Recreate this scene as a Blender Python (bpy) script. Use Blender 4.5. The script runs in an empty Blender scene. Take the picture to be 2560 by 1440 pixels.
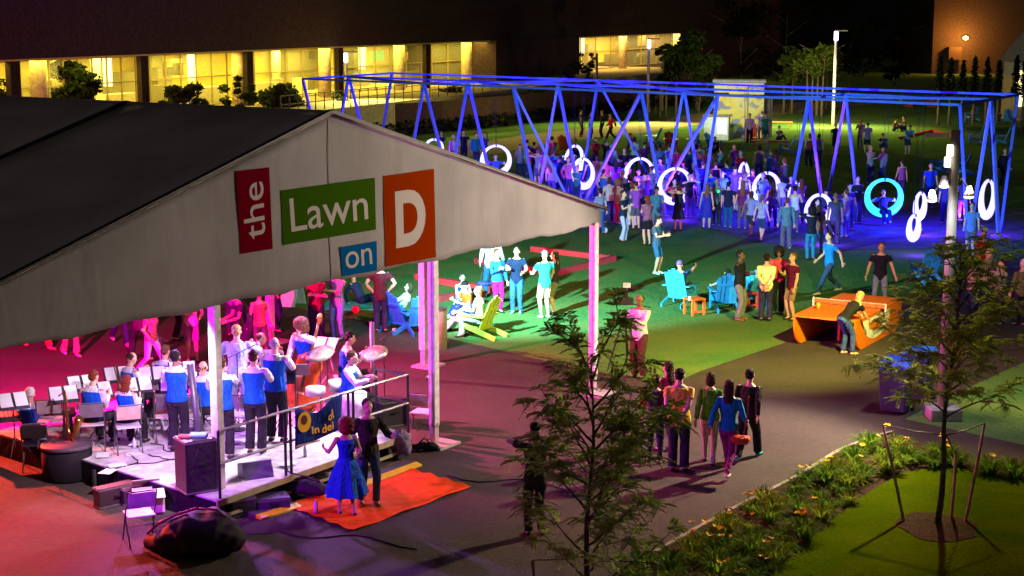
import bpy, math, random
from mathutils import Vector, Matrix, noise
R = math.radians
V = Vector
sc = bpy.context.scene
col = sc.collection
rnd = random.Random(7)

# ---------------------------------------------------------------- camera
CH = 7.8
FPX = 4000.0
PIT = math.atan(691 / FPX)
SP, CP = math.sin(PIT), math.cos(PIT)
cam_d = bpy.data.cameras.new('camera')
cam = bpy.data.objects.new('camera', cam_d)
col.objects.link(cam)
cam.location = (0, 0, CH)
cam.rotation_euler = (R(90) - PIT, 0, 0)
cam_d.lens = 36 * FPX / 2560
cam_d.sensor_width = 36
cam_d.clip_start = 0.5
cam_d.clip_end = 2000
sc.camera = cam

# ---------------------------------------------------------------- world and exposure (night)
w = bpy.data.worlds.new("World"); sc.world = w; w.use_nodes = True
nt = w.node_tree
bg = nt.nodes['Background']
sky = nt.nodes.new('ShaderNodeTexSky'); sky.sky_type = 'NISHITA'; sky.sun_disc = False
sky.sun_elevation = R(-4); sky.sun_rotation = R(200)
nt.links.new(sky.outputs[0], bg.inputs[0]); bg.inputs[1].default_value = 0.10
sc.view_settings.view_transform = 'Standard'
sc.view_settings.look = 'None'
sc.view_settings.exposure = 0.0
sc.view_settings.gamma = 1.0
fill_sun = bpy.data.lights.new('ambient_fill', 'SUN'); fill_sun.energy = 0.11; fill_sun.angle = R(90); fill_sun.color = (1.0, 0.86, 0.86)  # very broad sun lamp added as ambient fill, lifts the dark tent roof
mo = bpy.data.objects.new('ambient_fill', fill_sun); col.objects.link(mo); mo.rotation_euler = (R(35), R(15), 0)
sc.cycles.max_bounces = 4; sc.cycles.diffuse_bounces = 2; sc.cycles.glossy_bounces = 2
sc.cycles.transmission_bounces = 3; sc.cycles.transparent_max_bounces = 6
sc.cycles.sample_clamp_indirect = 3.0

def G(u, v, z=0.0):
    x = (u - 1280) / FPX; y = -(v - 720) / FPX
    d = V((x, CP + y * SP, -SP + y * CP))
    t = (z - CH) / d.z
    return V((d.x * t, d.y * t, z))

def AT(u, v, dep):
    "point seen at pixel u, v whose ground distance ahead of the camera is dep"
    x = (u - 1280) / FPX; y = -(v - 720) / FPX
    d = V((x, CP + y * SP, -SP + y * CP)); t = dep / d.y
    return V((d.x * t, dep, CH + d.z * t))

# ---------------------------------------------------------------- lamps
def aim(o, tgt):
    o.rotation_euler = (V(tgt) - V(o.location)).to_track_quat('-Z', 'Y').to_euler()
def spot(p, tgt, power, color, size=60, blend=0.6, rad=0.12, parent=None):
    l = bpy.data.lights.new('spot_light', 'SPOT'); l.energy = power; l.color = color
    l.spot_size = R(size); l.spot_blend = blend; l.shadow_soft_size = rad
    o = bpy.data.objects.new('spot_light', l); col.objects.link(o); o.location = p; aim(o, tgt); return o
def bulb(p, power, color, rad=0.15):
    l = bpy.data.lights.new('point_light', 'POINT'); l.energy = power; l.color = color; l.shadow_soft_size = rad
    o = bpy.data.objects.new('point_light', l); col.objects.link(o); o.location = p; return o
def area(p, tgt, sx, sy, power, color):
    l = bpy.data.lights.new('area_light', 'AREA'); l.shape = 'RECTANGLE'; l.size = sx; l.size_y = sy; l.energy = power; l.color = color
    o = bpy.data.objects.new('area_light', l); col.objects.link(o); o.location = p; aim(o, tgt); return o

# warm park floodlights on the tall pole at the right; last two spots are added
WARM = (1.0, 0.80, 0.60)
spot((8.15, 30.0, 5.05), (-.4, 26.2, .0), 4900, WARM, 100, .5, .10)
spot((8.2, 29.9, 5.0), (6.0, 22.0, 0), 1500, (1.0, .80, .22), 95, .7, .10)
spot((8.2, 30.3, 5.15), (4.1, 38.6, 0), 8200, (.95, .90, .16), 78, .9, .10)
spot((8.6, 30.2, 5.05), (13.0, 34.0, 0), 1500, (1.0, .85, .45), 110, .7, .10)
spot((8.1, 30.0, 4.95), (3.4, 29.6, 0), 1500, (1.0, .80, .72), 84, .9, .10)  # extra wash added to brighten the path
spot((8.2, 29.9, 4.9), (7.4, 29.4, 0), 420, (.8, .85, 1.0), 80, .9, .10)  # cool down-light added to brighten the blue bins
# stage rig under the tent
spot((-2.6, 34.6, 3.40), (6.0, 54.0, 1.2), 26000, (.26, .90, .95), 80, .9, .06)
spot((-2.4, 35.2, 3.35), (-1.0, 41.0, 0), 900, (.25, .9, .9), 100, .9, .08)
spot((-1.9, 28.2, 3.40), (-4.9, 27.0, .4), 1000, (1.0, .88, 1.0), 78, .5, .10)
spot((-4.9, 23.6, 3.40), (-6.1, 26.0, .4), 900, (1.0, .74, .97), 76, .5, .10)
spot((-3.6, 29.4, 3.35), (-5.4, 25.6, .4), 600, (.55, .30, 1.0), 95, .5, .10)
spot((-7.6, 19.8, 3.3), (-3.0, 26.4, 1.8), 2900, (.50, .02, 1.0), 66, .6, .08)
spot((-9.9, 27.0, 3.3), (-10.2, 34.5, 0), 24000, (1.0, .0, .26), 105, .5, .08)
spot((-12.5, 30.5, 3.3), (-9.6, 23.8, 0), 19000, (1.0, .06, .03), 62, .6, .08)
spot((-7.9, 27.4, 3.4), (-6.0, 20.4, 0), 4200, (.85, .16, .30), 60, .7, .08)
spot((-6.0, 28.6, 3.4), (-3.0, 20.6, 0), 4600, (.50, .16, 1.0), 50, .7, .08)
spot((-5.9, 31.0, 3.4), (-.9, 31.4, 0), 9000, (.95, .08, .32), 120, .7, .08)
spot((-8.2, 27.6, 3.35), (.5, 30.0, 1.2), 1200, (.58, .18, 1.0), 70, .7, .08)
# ---------------------------------------------------------------- materials
_m = {}
def M(c, rough=.7, kind='cloth', metal=0.0, emit=0.0, name=None, pat=0):
    key = (tuple(round(x, 4) for x in c), rough, kind, metal, emit, pat)
    if key in _m: return _m[key]
    m = bpy.data.materials.new(name or kind); m.use_nodes = True
    n = m.node_tree.nodes; L = m.node_tree.links; b = n['Principled BSDF']
    b.inputs['Roughness'].default_value = rough
    b.inputs['Metallic'].default_value = metal
    if kind in ('cloth', 'print', 'canvas', 'stone', 'bark', 'petal', 'hair'): b.inputs['Specular IOR Level'].default_value = .12 if kind != 'print' else .0
    c4 = (c[0], c[1], c[2], 1)
    b.inputs['Base Color'].default_value = c4
    if emit:
        b.inputs['Emission Color'].default_value = c4
        b.inputs['Emission Strength'].default_value = emit
    if kind in ('cloth', 'paint', 'metal', 'skin', 'hair', 'wood', 'canvas', 'leaf', 'bark', 'stone', 'plastic'):
        sc_ = {'cloth': 18, 'paint': 6, 'metal': 9, 'skin': 25, 'hair': 60, 'wood': 9, 'canvas': .8, 'leaf': 5, 'bark': 14, 'stone': 5, 'plastic': 7}[kind]
        amt = {'cloth': .10, 'paint': .12, 'metal': .2, 'skin': .08, 'hair': .35, 'wood': .3, 'canvas': .16, 'leaf': .55, 'bark': .5, 'stone': .3, 'plastic': .1}[kind]
        tc = n.new('ShaderNodeTexCoord'); nz = n.new('ShaderNodeTexNoise'); nz.inputs['Scale'].default_value = sc_
        nz.inputs['Detail'].default_value = 4 if kind != 'cloth' else 2
        L.new(tc.outputs['Object'], nz.inputs['Vector'])
        mx = n.new('ShaderNodeMix'); mx.data_type = 'RGBA'
        mr = n.new('ShaderNodeMapRange'); mr.inputs[1].default_value = .3; mr.inputs[2].default_value = .7
        L.new(nz.outputs['Fac'], mr.inputs[0]); L.new(mr.outputs[0], mx.inputs['Factor'])
        mx.inputs['A'].default_value = tuple(x * (1 - amt) for x in c) + (1,)
        mx.inputs['B'].default_value = tuple(min(1, x * (1 + amt)) for x in c) + (1,)
        L.new(mx.outputs['Result'], b.inputs['Base Color'])
        if kind in ('cloth', 'bark', 'stone', 'canvas', 'hair'):
            bp = n.new('ShaderNodeBump'); bp.inputs['Strength'].default_value = {'cloth': .35, 'canvas': .25}.get(kind, .5)
            bp.inputs['Distance'].default_value = .02
            L.new(nz.outputs['Fac'], bp.inputs['Height']); L.new(bp.outputs[0], b.inputs['Normal'])
            if kind in ('cloth', 'canvas'):      # soft folds and creases
                n2 = n.new('ShaderNodeTexNoise'); n2.inputs['Scale'].default_value = 6.5 if kind == 'cloth' else .9; n2.inputs['Detail'].default_value = 2; n2.inputs['Distortion'].default_value = 1.6
                mp = n.new('ShaderNodeMapping'); mp.inputs['Scale'].default_value = (1.6, 1.6, .55) if kind == 'cloth' else (1, 1, .5); L.new(tc.outputs['Object'], mp.inputs['Vector']); L.new(mp.outputs[0], n2.inputs['Vector'])
                b2 = n.new('ShaderNodeBump'); b2.inputs['Strength'].default_value = .8 if kind == 'cloth' else .16; b2.inputs['Distance'].default_value = .07 if kind == 'cloth' else .12
                L.new(n2.outputs['Fac'], b2.inputs['Height']); L.new(bp.outputs[0], b2.inputs['Normal']); L.new(b2.outputs[0], b.inputs['Normal'])
        if pat:
            wv = n.new('ShaderNodeTexWave'); wv.inputs['Scale'].default_value = 7 if pat == 1 else 9; wv.bands_direction = 'Z' if pat == 1 else 'X'; wv.inputs['Distortion'].default_value = .6 if pat == 1 else 3.0
            L.new(tc.outputs['Object'], wv.inputs['Vector']); m3 = n.new('ShaderNodeMix'); m3.data_type = 'RGBA'; th = n.new('ShaderNodeMath'); th.operation = 'GREATER_THAN'; th.inputs[1].default_value = .62
            L.new(wv.outputs['Fac'], th.inputs[0]); L.new(th.outputs[0], m3.inputs['Factor']); L.new(mx.outputs['Result'], m3.inputs['A']); m3.inputs['B'].default_value = tuple(min(.8, x * .3 + (.35 if sum(c) < .5 else .02)) for x in c) + (1,)
            L.new(m3.outputs['Result'], b.inputs['Base Color'])
    _m[key] = m
    return m

def ground_mat(name, cols, scales, rough=.9, bump=.4, bscale=40, patch=None):
    m = bpy.data.materials.new(name); m.use_nodes = True
    n = m.node_tree.nodes; L = m.node_tree.links; b = n['Principled BSDF']; b.inputs['Roughness'].default_value = rough
    b.inputs['Specular IOR Level'].default_value = .0 if 'asphalt' not in name else .12
    tc = n.new('ShaderNodeTexCoord')
    prev = None
    for i, (c0, c1, s) in enumerate(zip(cols[::2], cols[1::2], scales)):
        nz = n.new('ShaderNodeTexNoise'); nz.inputs['Scale'].default_value = s; nz.inputs['Detail'].default_value = 6; nz.inputs['Roughness'].default_value = .65
        L.new(tc.outputs['Object'], nz.inputs['Vector'])
        mr = n.new('ShaderNodeMapRange'); mr.inputs[1].default_value = .35; mr.inputs[2].default_value = .65; L.new(nz.outputs['Fac'], mr.inputs[0])
        mx = n.new('ShaderNodeMix'); mx.data_type = 'RGBA'
        mx.inputs['A'].default_value = c0 + (1,); mx.inputs['B'].default_value = c1 + (1,)
        L.new(mr.outputs[0], mx.inputs['Factor'])
        if prev:
            m2 = n.new('ShaderNodeMix'); m2.data_type = 'RGBA'; m2.inputs['Factor'].default_value = .5
            L.new(prev, m2.inputs['A']); L.new(mx.outputs['Result'], m2.inputs['B']); prev = m2.outputs['Result']
        else: prev = mx.outputs['Result']
    L.new(prev, b.inputs['Base Color'])
    nb = n.new('ShaderNodeTexNoise'); nb.inputs['Scale'].default_value = bscale; nb.inputs['Detail'].default_value = 3
    L.new(tc.outputs['Object'], nb.inputs['Vector'])
    bp = n.new('ShaderNodeBump'); bp.inputs['Strength'].default_value = bump; bp.inputs['Distance'].default_value = .05
    L.new(nb.outputs['Fac'], bp.inputs['Height']); L.new(bp.outputs[0], b.inputs['Normal'])
    return m

# ---------------------------------------------------------------- mesh builder
class MB:
    def __init__(s): s.v = []; s.f = []
    def add(s, vs, fs):
        k = len(s.v); s.v += [tuple(p) for p in vs]; s.f += [tuple(i + k for i in f) for f in fs]; return s
    def box(s, c, d, rot=None):
        "centre, full dimensions, optional 3x3/4x4 rotation"
        x, y, z = d[0] / 2, d[1] / 2, d[2] / 2
        vs = [V((a * x, b * y, e * z)) for a in (-1, 1) for b in (-1, 1) for e in (-1, 1)]
        if rot is not None: vs = [rot @ p for p in vs]
        return s.add([p + V(c) for p in vs], [(0, 1, 3, 2), (4, 6, 7, 5), (0, 4, 5, 1), (2, 3, 7, 6), (0, 2, 6, 4), (1, 5, 7, 3)])
    def beam(s, a, b, wx, wz=None, up=(0, 0, 1)):
        "square bar from a to b"
        a, b = V(a), V(b); wz = wz or wx; d = (b - a).normalized(); u = V(up)
        if abs(d.dot(u)) > .98: u = V((1, 0, 0))
        r = d.cross(u).normalized(); u = r.cross(d).normalized()
        vs = []
        for p in (a, b):
            for i, j in ((-1, -1), (1, -1), (1, 1), (-1, 1)): vs.append(p + r * (i * wx / 2) + u * (j * wz / 2))
        return s.add(vs, [(0, 1, 2, 3), (7, 6, 5, 4), (0, 4, 5, 1), (1, 5, 6, 2), (2, 6, 7, 3), (3, 7, 4, 0)])
    def loft(s, rings, cap=True, closed=False):
        n = len(rings[0]); vs = [p for r in rings for p in r]; fs = []
        m = len(rings)
        for i in range(m if closed else m - 1):
            a = i * n; b = ((i + 1) % m) * n
            for j in range(n):
                k = (j + 1) % n; fs.append((a + j, a + k, b + k, b + j))
        if cap and not closed:
            fs.append(tuple(range(n - 1, -1, -1))); fs.append(tuple((m - 1) * n + j for j in range(n)))
        return s.add(vs, fs)
    def tube(s, pts, rad, n=8, flat=1.0, cap=True, ref=None, closed=False):
        pts = [V(p) for p in pts]; N = len(pts)
        if not hasattr(rad, '__len__'): rad = [rad] * N
        rings = []; r0 = None
        for i, p in enumerate(pts):
            if closed: d = pts[(i + 1) % N] - pts[i - 1]
            else: d = pts[min(i + 1, N - 1)] - pts[max(i - 1, 0)]
            d = d.normalized() if d.length > 1e-9 else V((0, 0, 1))
            if r0 is None:
                u = V(ref) if ref else (V((0, 0, 1)) if abs(d.z) < .9 else V((0, -1, 0)))
                x = d.cross(u); x = x.normalized() if x.length > 1e-6 else V((1, 0, 0))
            else:
                x = r0 - d * r0.dot(d); x.normalize()
            r0 = x; y = d.cross(x)
            rings.append([p + (x * math.cos(2 * math.pi * j / n) + y * (flat * math.sin(2 * math.pi * j / n))) * rad[i] for j in range(n)])
        return s.loft(rings, cap, closed)
    def ell(s, c, r, n=10, m=7, rot=None):
        c = V(c); rings = []
        for i in range(m + 1):
            t = math.pi * (i + .0) / m; t = min(max(t, .12), math.pi - .12)
            ring = []
            for j in range(n):
                a = 2 * math.pi * j / n
                p = V((r[0] * math.sin(t) * math.cos(a), r[1] * math.sin(t) * math.sin(a), -r[2] * math.cos(t)))
                if rot is not None: p = rot @ p
                ring.append(c + p)
            rings.append(ring)
        return s.loft(rings)
    def lathe(s, prof, n=16, c=(0, 0, 0), cap=True):
        c = V(c)
        return s.loft([[c + V((r * math.cos(2 * math.pi * j / n), r * math.sin(2 * math.pi * j / n), z)) for j in range(n)] for r, z in prof], cap)
    def prism(s, poly, z0, z1):
        n = len(poly); vs = [(p[0], p[1], z0) for p in poly] + [(p[0], p[1], z1) for p in poly]
        return s.add(vs, [tuple(range(n - 1, -1, -1)), tuple(range(n, 2 * n))] + [(i, (i + 1) % n, (i + 1) % n + n, i + n) for i in range(n)])
    def mesh(s, name='mesh', smooth=False, weld=False):
        me = bpy.data.meshes.new(name); me.from_pydata(s.v, [], s.f); me.update()
        if smooth: me.shade_smooth()
        return me
    def build(s, name, mat, parent=None, smooth=False, remesh=0, bevel=0, loc=None):
        me = s.mesh(name, smooth)
        if remesh: me = remeshed(me, remesh, name)
        me.materials.clear(); me.materials.append(mat)
        o = bpy.data.objects.new(name, me); col.objects.link(o)
        if parent: o.parent = parent
        if loc: o.location = loc
        if bevel:
            b = o.modifiers.new('bevel', 'BEVEL'); b.width = bevel; b.segments = 2; b.limit_method = 'ANGLE'
        return o

_tmp = bpy.data.objects.new('tmp', None)
def remeshed(me, vox, name, smooth_it=2):
    o = bpy.data.objects.new('work', me); col.objects.link(o)
    r = o.modifiers.new('r', 'REMESH'); r.mode = 'VOXEL'; r.voxel_size = vox; r.use_smooth_shade = True
    if smooth_it:
        k = o.modifiers.new('s', 'SMOOTH'); k.iterations = smooth_it; k.factor = .5
    dg = bpy.context.evaluated_depsgraph_get(); dg.update()
    out = bpy.data.meshes.new_from_object(o.evaluated_get(dg)); out.name = name
    bpy.data.objects.remove(o); bpy.data.meshes.remove(me)
    return out
bpy.data.objects.remove(_tmp)

def tag(o, label=None, cat=None, group=None, kind=None):
    if label: o['label'] = label
    if cat: o['category'] = cat
    if group: o['group'] = group
    if kind: o['kind'] = kind
    return o
def empty(name, loc, rz=0, label=None, cat=None, group=None):
    o = bpy.data.objects.new(name, None); col.objects.link(o); o.empty_display_size = .2
    o.location = loc; o.rotation_euler = (0, 0, rz); return tag(o, label, cat, group)
def copy_tree(o, parent=None):
    c = o.copy(); col.objects.link(c)
    if parent: c.parent = parent
    for ch in list(o.children): copy_tree(ch, c)
    return c
def obj_mat(o, m):
    o.material_slots[0].link = 'OBJECT'; o.material_slots[0].material = m

# ---------------------------------------------------------------- people
POSES = {
 'stand': {}, 
 'relax': dict(lh=(.27, -.10, .86), rh=(-.25, .04, .84), lf=(.11, -.06, .08), rf=(-.11, .06, .08)),
 'hips': dict(lh=(.20, .0, 1.02), rh=(-.20, .0, 1.02), eo=1.0),
 'cross': dict(lh=(-.12, -.24, 1.20), rh=(.12, -.22, 1.16), eo=.7),
 'behind': dict(lh=(.03, .19, .98), rh=(-.03, .21, .95), eo=.6),
 'walk': dict(lf=(.07, -.36, .09), rf=(-.07, .38, .15), lh=(.27, .22, .90), rh=(-.27, -.22, .92), drop=.05, lean=4),
 'walk2': dict(lf=(.07, .34, .14), rf=(-.07, -.34, .09), lh=(.25, -.24, .92), rh=(-.25, .20, .90), drop=.045, lean=3),
 'stroll': dict(lf=(.07, -.20, .08), rf=(-.07, .20, .10), lh=(.25, .10, .86), rh=(-.25, -.12, .86), drop=.015, lean=2),
 'phone': dict(lh=(.07, -.34, 1.20), rh=(-.07, -.33, 1.18), eo=.5, head=-25),
 'look': dict(lh=(.10, -.22, 1.48), rh=(-.08, -.24, 1.47), eo=1.2),
 'drink': dict(lh=(.24, -.12, .88), rh=(-.10, -.30, 1.25), eo=.5),
 'point': dict(lh=(.25, .0, .86), rh=(-.35, -.60, 1.30)),
 'talk': dict(lh=(.22, -.36, 1.12), rh=(-.16, -.30, 1.20), eo=.5),
 'pocket': dict(lh=(.21, -.08, .93), rh=(-.21, -.08, .93), eo=.8, lf=(.12, 0, .08), rf=(-.13, -.04, .08)),
 'bend': dict(lean=52, lh=(.22, -.66, .80), rh=(-.12, -.60, .72), hipback=.18, lf=(.12, .05, .08), rf=(-.12, -.02, .08), drop=.03, head=-10),
 'reach': dict(lh=(.27, -.06, .92), rh=(-.42, -.34, .80), lean=6, lf=(.15, 0, .08), rf=(-.15, 0, .08)),
 'table': dict(lh=(.38, -.22, .86), rh=(-.34, -.10, .90), lean=6, lf=(.16, .0, .08), rf=(-.16, .0, .08)),
 'sit': dict(hz=.52, lf=(.12, -.46, .08), rf=(-.12, -.44, .08), lh=(.14, -.36, .72), rh=(-.14, -.34, .74), sitp=1, lean=4),
 'sitplay': dict(hz=.52, lf=(.14, -.44, .08), rf=(-.14, -.40, .08), lh=(.10, -.42, .92), rh=(-.12, -.34, .86), sitp=1, lean=8, head=-12),
 'lounge': dict(hz=.36, lf=(.13, -.72, .08), rf=(-.13, -.66, .08), lh=(.30, -.32, .56), rh=(-.30, -.30, .56), sitp=1, lean=-24),
 'loungepoint': dict(hz=.36, lf=(.13, -.66, .08), rf=(-.13, -.62, .08), lh=(.30, -.30, .56), rh=(-.28, -.66, .98), sitp=1, lean=-14),
 'ground': dict(hz=.13, lf=(.16, -.62, .07), rf=(-.12, -.50, .07), lh=(.20, -.38, .42), rh=(-.10, -.40, .45), sitp=1, lean=10),
 'recline': dict(hz=.13, lf=(.14, -.80, .06), rf=(-.12, -.74, .06), lh=(.24, .28, .04), rh=(-.24, .28, .04), sitp=1, lean=-30),
 'swing': dict(hz=.50, lf=(.10, -.66, .20), rf=(-.10, -.60, .16), lh=(.36, -.10, .98), rh=(-.36, -.10, .98), sitp=1, lean=-8),
 'conduct': dict(lh=(.20, -.44, 1.22), rh=(-.22, -.42, 1.32), eo=.7),
 'horn': dict(lh=(.08, -.34, 1.28), rh=(-.06, -.24, 1.38), eo=.9),
 'bass': dict(lh=(.16, -.38, 1.48), rh=(-.10, -.42, .98), lean=12, eo=.8, head=-12),
 'drum': dict(hz=.56, lf=(.18, -.44, .08), rf=(-.22, -.42, .08), lh=(.24, -.46, .86), rh=(-.20, -.48, .90), sitp=1, lean=8, head=-10),
 'camera': dict(lh=(.10, -.42, 1.22), rh=(-.14, -.30, 1.10), eo=.5, head=-8),
 'hug': dict(lh=(.30, -.30, 1.18), rh=(-.24, -.12, .98), lf=(.10, -.08, .08), rf=(-.10, .10, .08)),
 'dance': dict(lf=(.22, -.20, .08), rf=(-.20, .16, .10), lh=(.30, -.34, 1.04), rh=(-.30, -.30, 1.04), drop=.06, lean=8),
 'bow': dict(lean=34, lh=(.20, -.50, 1.0), rh=(-.16, -.48, .98), hipback=.10),
}
def ik(a, b, l1, l2, pole):
    a, b = V(a), V(b); d = b - a; L = d.length; mx = (l1 + l2) * .995
    if L > mx: b = a + d * (mx / L); d = b - a; L = mx
    x = (l1 * l1 - l2 * l2 + L * L) / (2 * L); h = math.sqrt(max(l1 * l1 - x * x, 1e-6))
    u = d.normalized(); p = V(pole) - u * V(pole).dot(u)
    p = p.normalized() if p.length > 1e-5 else V((0, -1, 0))
    return a + u * x + p * h, b
def skeleton(pose, fem):
    P = POSES[pose]; K = {}
    hz = P.get('hz', .93 - P.get('drop', 0)); hb = P.get('hipback', 0)
    H = V((0, hb, hz)); ln = R(P.get('lean', 0))
    sp = V((0, -math.sin(ln), math.cos(ln))); fw = V((0, -math.cos(ln), -math.sin(ln)))
    K['H'] = H; K['sp'] = sp; K['fw'] = fw; S = H + sp * .49; K['S'] = S
    hl = R(P.get('lean', 0) * .55 - P.get('head', 0)); hs = V((0, -math.sin(hl), math.cos(hl)))
    K['N'] = S + sp * .06; K['hd'] = S + sp * .07 + hs * .135 + V((0, -.015, 0)); K['hs'] = hs; K['hl'] = hl
    sw = .162 if fem else .188
    for s, a in ((1, 'l'), (-1, 'r')):
        sh = S + V((s * sw, 0, 0)) - sp * .02
        hand = V(P.get(a + 'h', (s * .25, -.04, .80)))
        el, wr = ik(sh, hand, .285, .255, V((s * P.get('eo', .25), .8, -.45)))
        K[a + 'sh'], K[a + 'el'], K[a + 'wr'] = sh, el, wr
        hp = H + V((s * .088, 0, -.03))
        ft = V(P.get(a + 'f', (s * .10, 0, .08)))
        kn, an = ik(hp, ft, .425, .42, V((s * .12, -1, .9)) if P.get('sitp') else V((s * .03, -1, 0)))
        K[a + 'hp'], K[a + 'kn'], K[a + 'an'] = hp, kn, an
    return K
def torso_rings(K, fem, g=0.0, lo=-.10, hi=.57, n=16, fat=1.0):
    tab = [(-.14, .12, .095), (-.06, .158, .115), (.02, .160, .112), (.12, .138, .098), (.20, .132, .095), (.30, .152, .108), (.38, .168, .116), (.45, .170, .102), (.50, .135, .08), (.545, .075, .062), (.585, .056, .058)]
    rings = []; H, sp, fw = K['H'], K['sp'], K['fw']
    for t, a, b in tab:
        if t < lo or t > hi: continue
        if fem: a *= (.98 if t < .05 else .88); b *= (1.1 if t == .38 else .92)
        a = a * fat + g; b = b * fat + g
        c = H + sp * t
        rings.append([c + V((1, 0, 0)) * (a * math.cos(2 * math.pi * j / n)) - fw * (b * math.sin(2 * math.pi * j / n)) for j in range(n)])
    return rings
def body_mesh(pose, fem, near, fat, tw=0):
    K = skeleton(pose, fem); m = MB(); f = .88 if fem else 1.0
    m.loft(torso_rings(K, fem, -.006, fat=fat))
    m.tube([K['S'] - K['sp'] * .01, K['N'] + K['hs'] * .02, K['hd'] - K['hs'] * .04], [.066 * f, .054 * f, .052 * f], 10)
    rot = Matrix.Rotation(-K['hl'] if False else K['hl'], 3, 'X')
    hd = K['hd']
    m.ell(hd + K['hs'] * .015 + V((0, .012, 0)), (.074, .095, .098), 12, 9, rot)
    m.ell(hd + rot @ V((0, -.022, -.052)), (.056, .066, .066), 12, 8, rot)
    m.ell(hd + rot @ V((0, -.045, -.092)), (.030, .030, .026), 8, 6, rot)
    m.tube([hd + rot @ V((0, -.078, .022)), hd + rot @ V((0, -.105, -.022)), hd + rot @ V((0, -.08, -.034))], [.009, .016, .012], 8)
    for s in (-1, 1): m.ell(hd + rot @ V((s * .076, .006, -.012)), (.011, .02, .032), 8, 6, rot)
    for a, s in (('l', 1), ('r', -1)):
        sh, el, wr = K[a + 'sh'], K[a + 'el'], K[a + 'wr']
        m.tube([sh - V((s * .03, 0, 0)), sh, sh.lerp(el, .35), el, el.lerp(wr, .3), wr], [x * f * (1 + (fat - 1) * .5) for x in (.050, .056, .050, .039, .041, .026)], 10)
        d = (wr - el).normalized()
        m.ell(wr + d * .045, (.040 * f, .018, .048), 8, 6, d.to_track_quat('Z', 'X').to_matrix())
        hp, kn, an = K[a + 'hp'], K[a + 'kn'], K[a + 'an']
        k = f * .5 + .5
        m.tube([hp + V((0, 0, .04)), hp.lerp(kn, .25), kn, kn.lerp(an, .3), an.lerp(kn, .15), an], [x * k for x in (.080, .083, .056, .060, .036, .034)], 10)
        m.tube([an + V((0, .03, -.03)), an + V((0, -.06, -.035)), an + V((s * .01, -.13, -.05))], [.036, .036, .024], 8)
    me = m.mesh('body'); me = remeshed(me, .0085 if near else .013, 'body')
    if near:   # five fingers on each palm, and a thumb leaving its side
        fm = MB()
        for a, s in (('l', 1), ('r', -1)):
            el, wr = K[a + 'el'], K[a + 'wr']; d = (wr - el).normalized()
            q = d.to_track_quat('Z', 'X').to_matrix(); x, y = q @ V((1, 0, 0)), q @ V((0, 1, 0))
            cu = K['fw'] * .5 + V((-s * .4, 0, 0))
            for i, (o, L) in enumerate(((-.028, .060), (-.010, .074), (.010, .070), (.028, .055))):
                b0 = wr + d * .078 + x * o; b1 = b0 + (d + cu * .25).normalized() * L * .5; b2 = b1 + (d + cu * .9).normalized() * L * .5
                fm.tube([b0 - d * .02, b0, b1, b2], [.009, .0095, .0085, .007], 6)
            t0 = wr + d * .03 + x * (.032); fm.tube([t0, t0 + (x + d * .8).normalized() * .035, t0 + (x * .5 + d).normalized() * .062], [.012, .011, .008], 6)
        vs = [tuple(v.co) for v in me.vertices]; fs = [tuple(p.vertices) for p in me.polygons]
        c = MB(); c.v = vs; c.f = fs; c.add(fm.v, fm.f); n2 = c.mesh('body', True); bpy.data.meshes.remove(me); me = n2
    return me
def sleeve(m, K, a, s, end, g, f):
    sh, el, wr = K[a + 'sh'], K[a + 'el'], K[a + 'wr']
    if end <= 1: pts = [sh - V((s * .05, 0, .01)), sh - V((0, 0, .008)), sh.lerp(el, end)]; rd = [.052, .059, .060]
    else: pts = [sh - V((s * .05, 0, .01)), sh - V((0, 0, .008)), sh.lerp(el, .5), el, el.lerp(wr, (end - 1))]; rd = [.052, .058, .056, .050, .040]
    m.tube(pts, [x * f + g for x in rd], 10)
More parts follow.
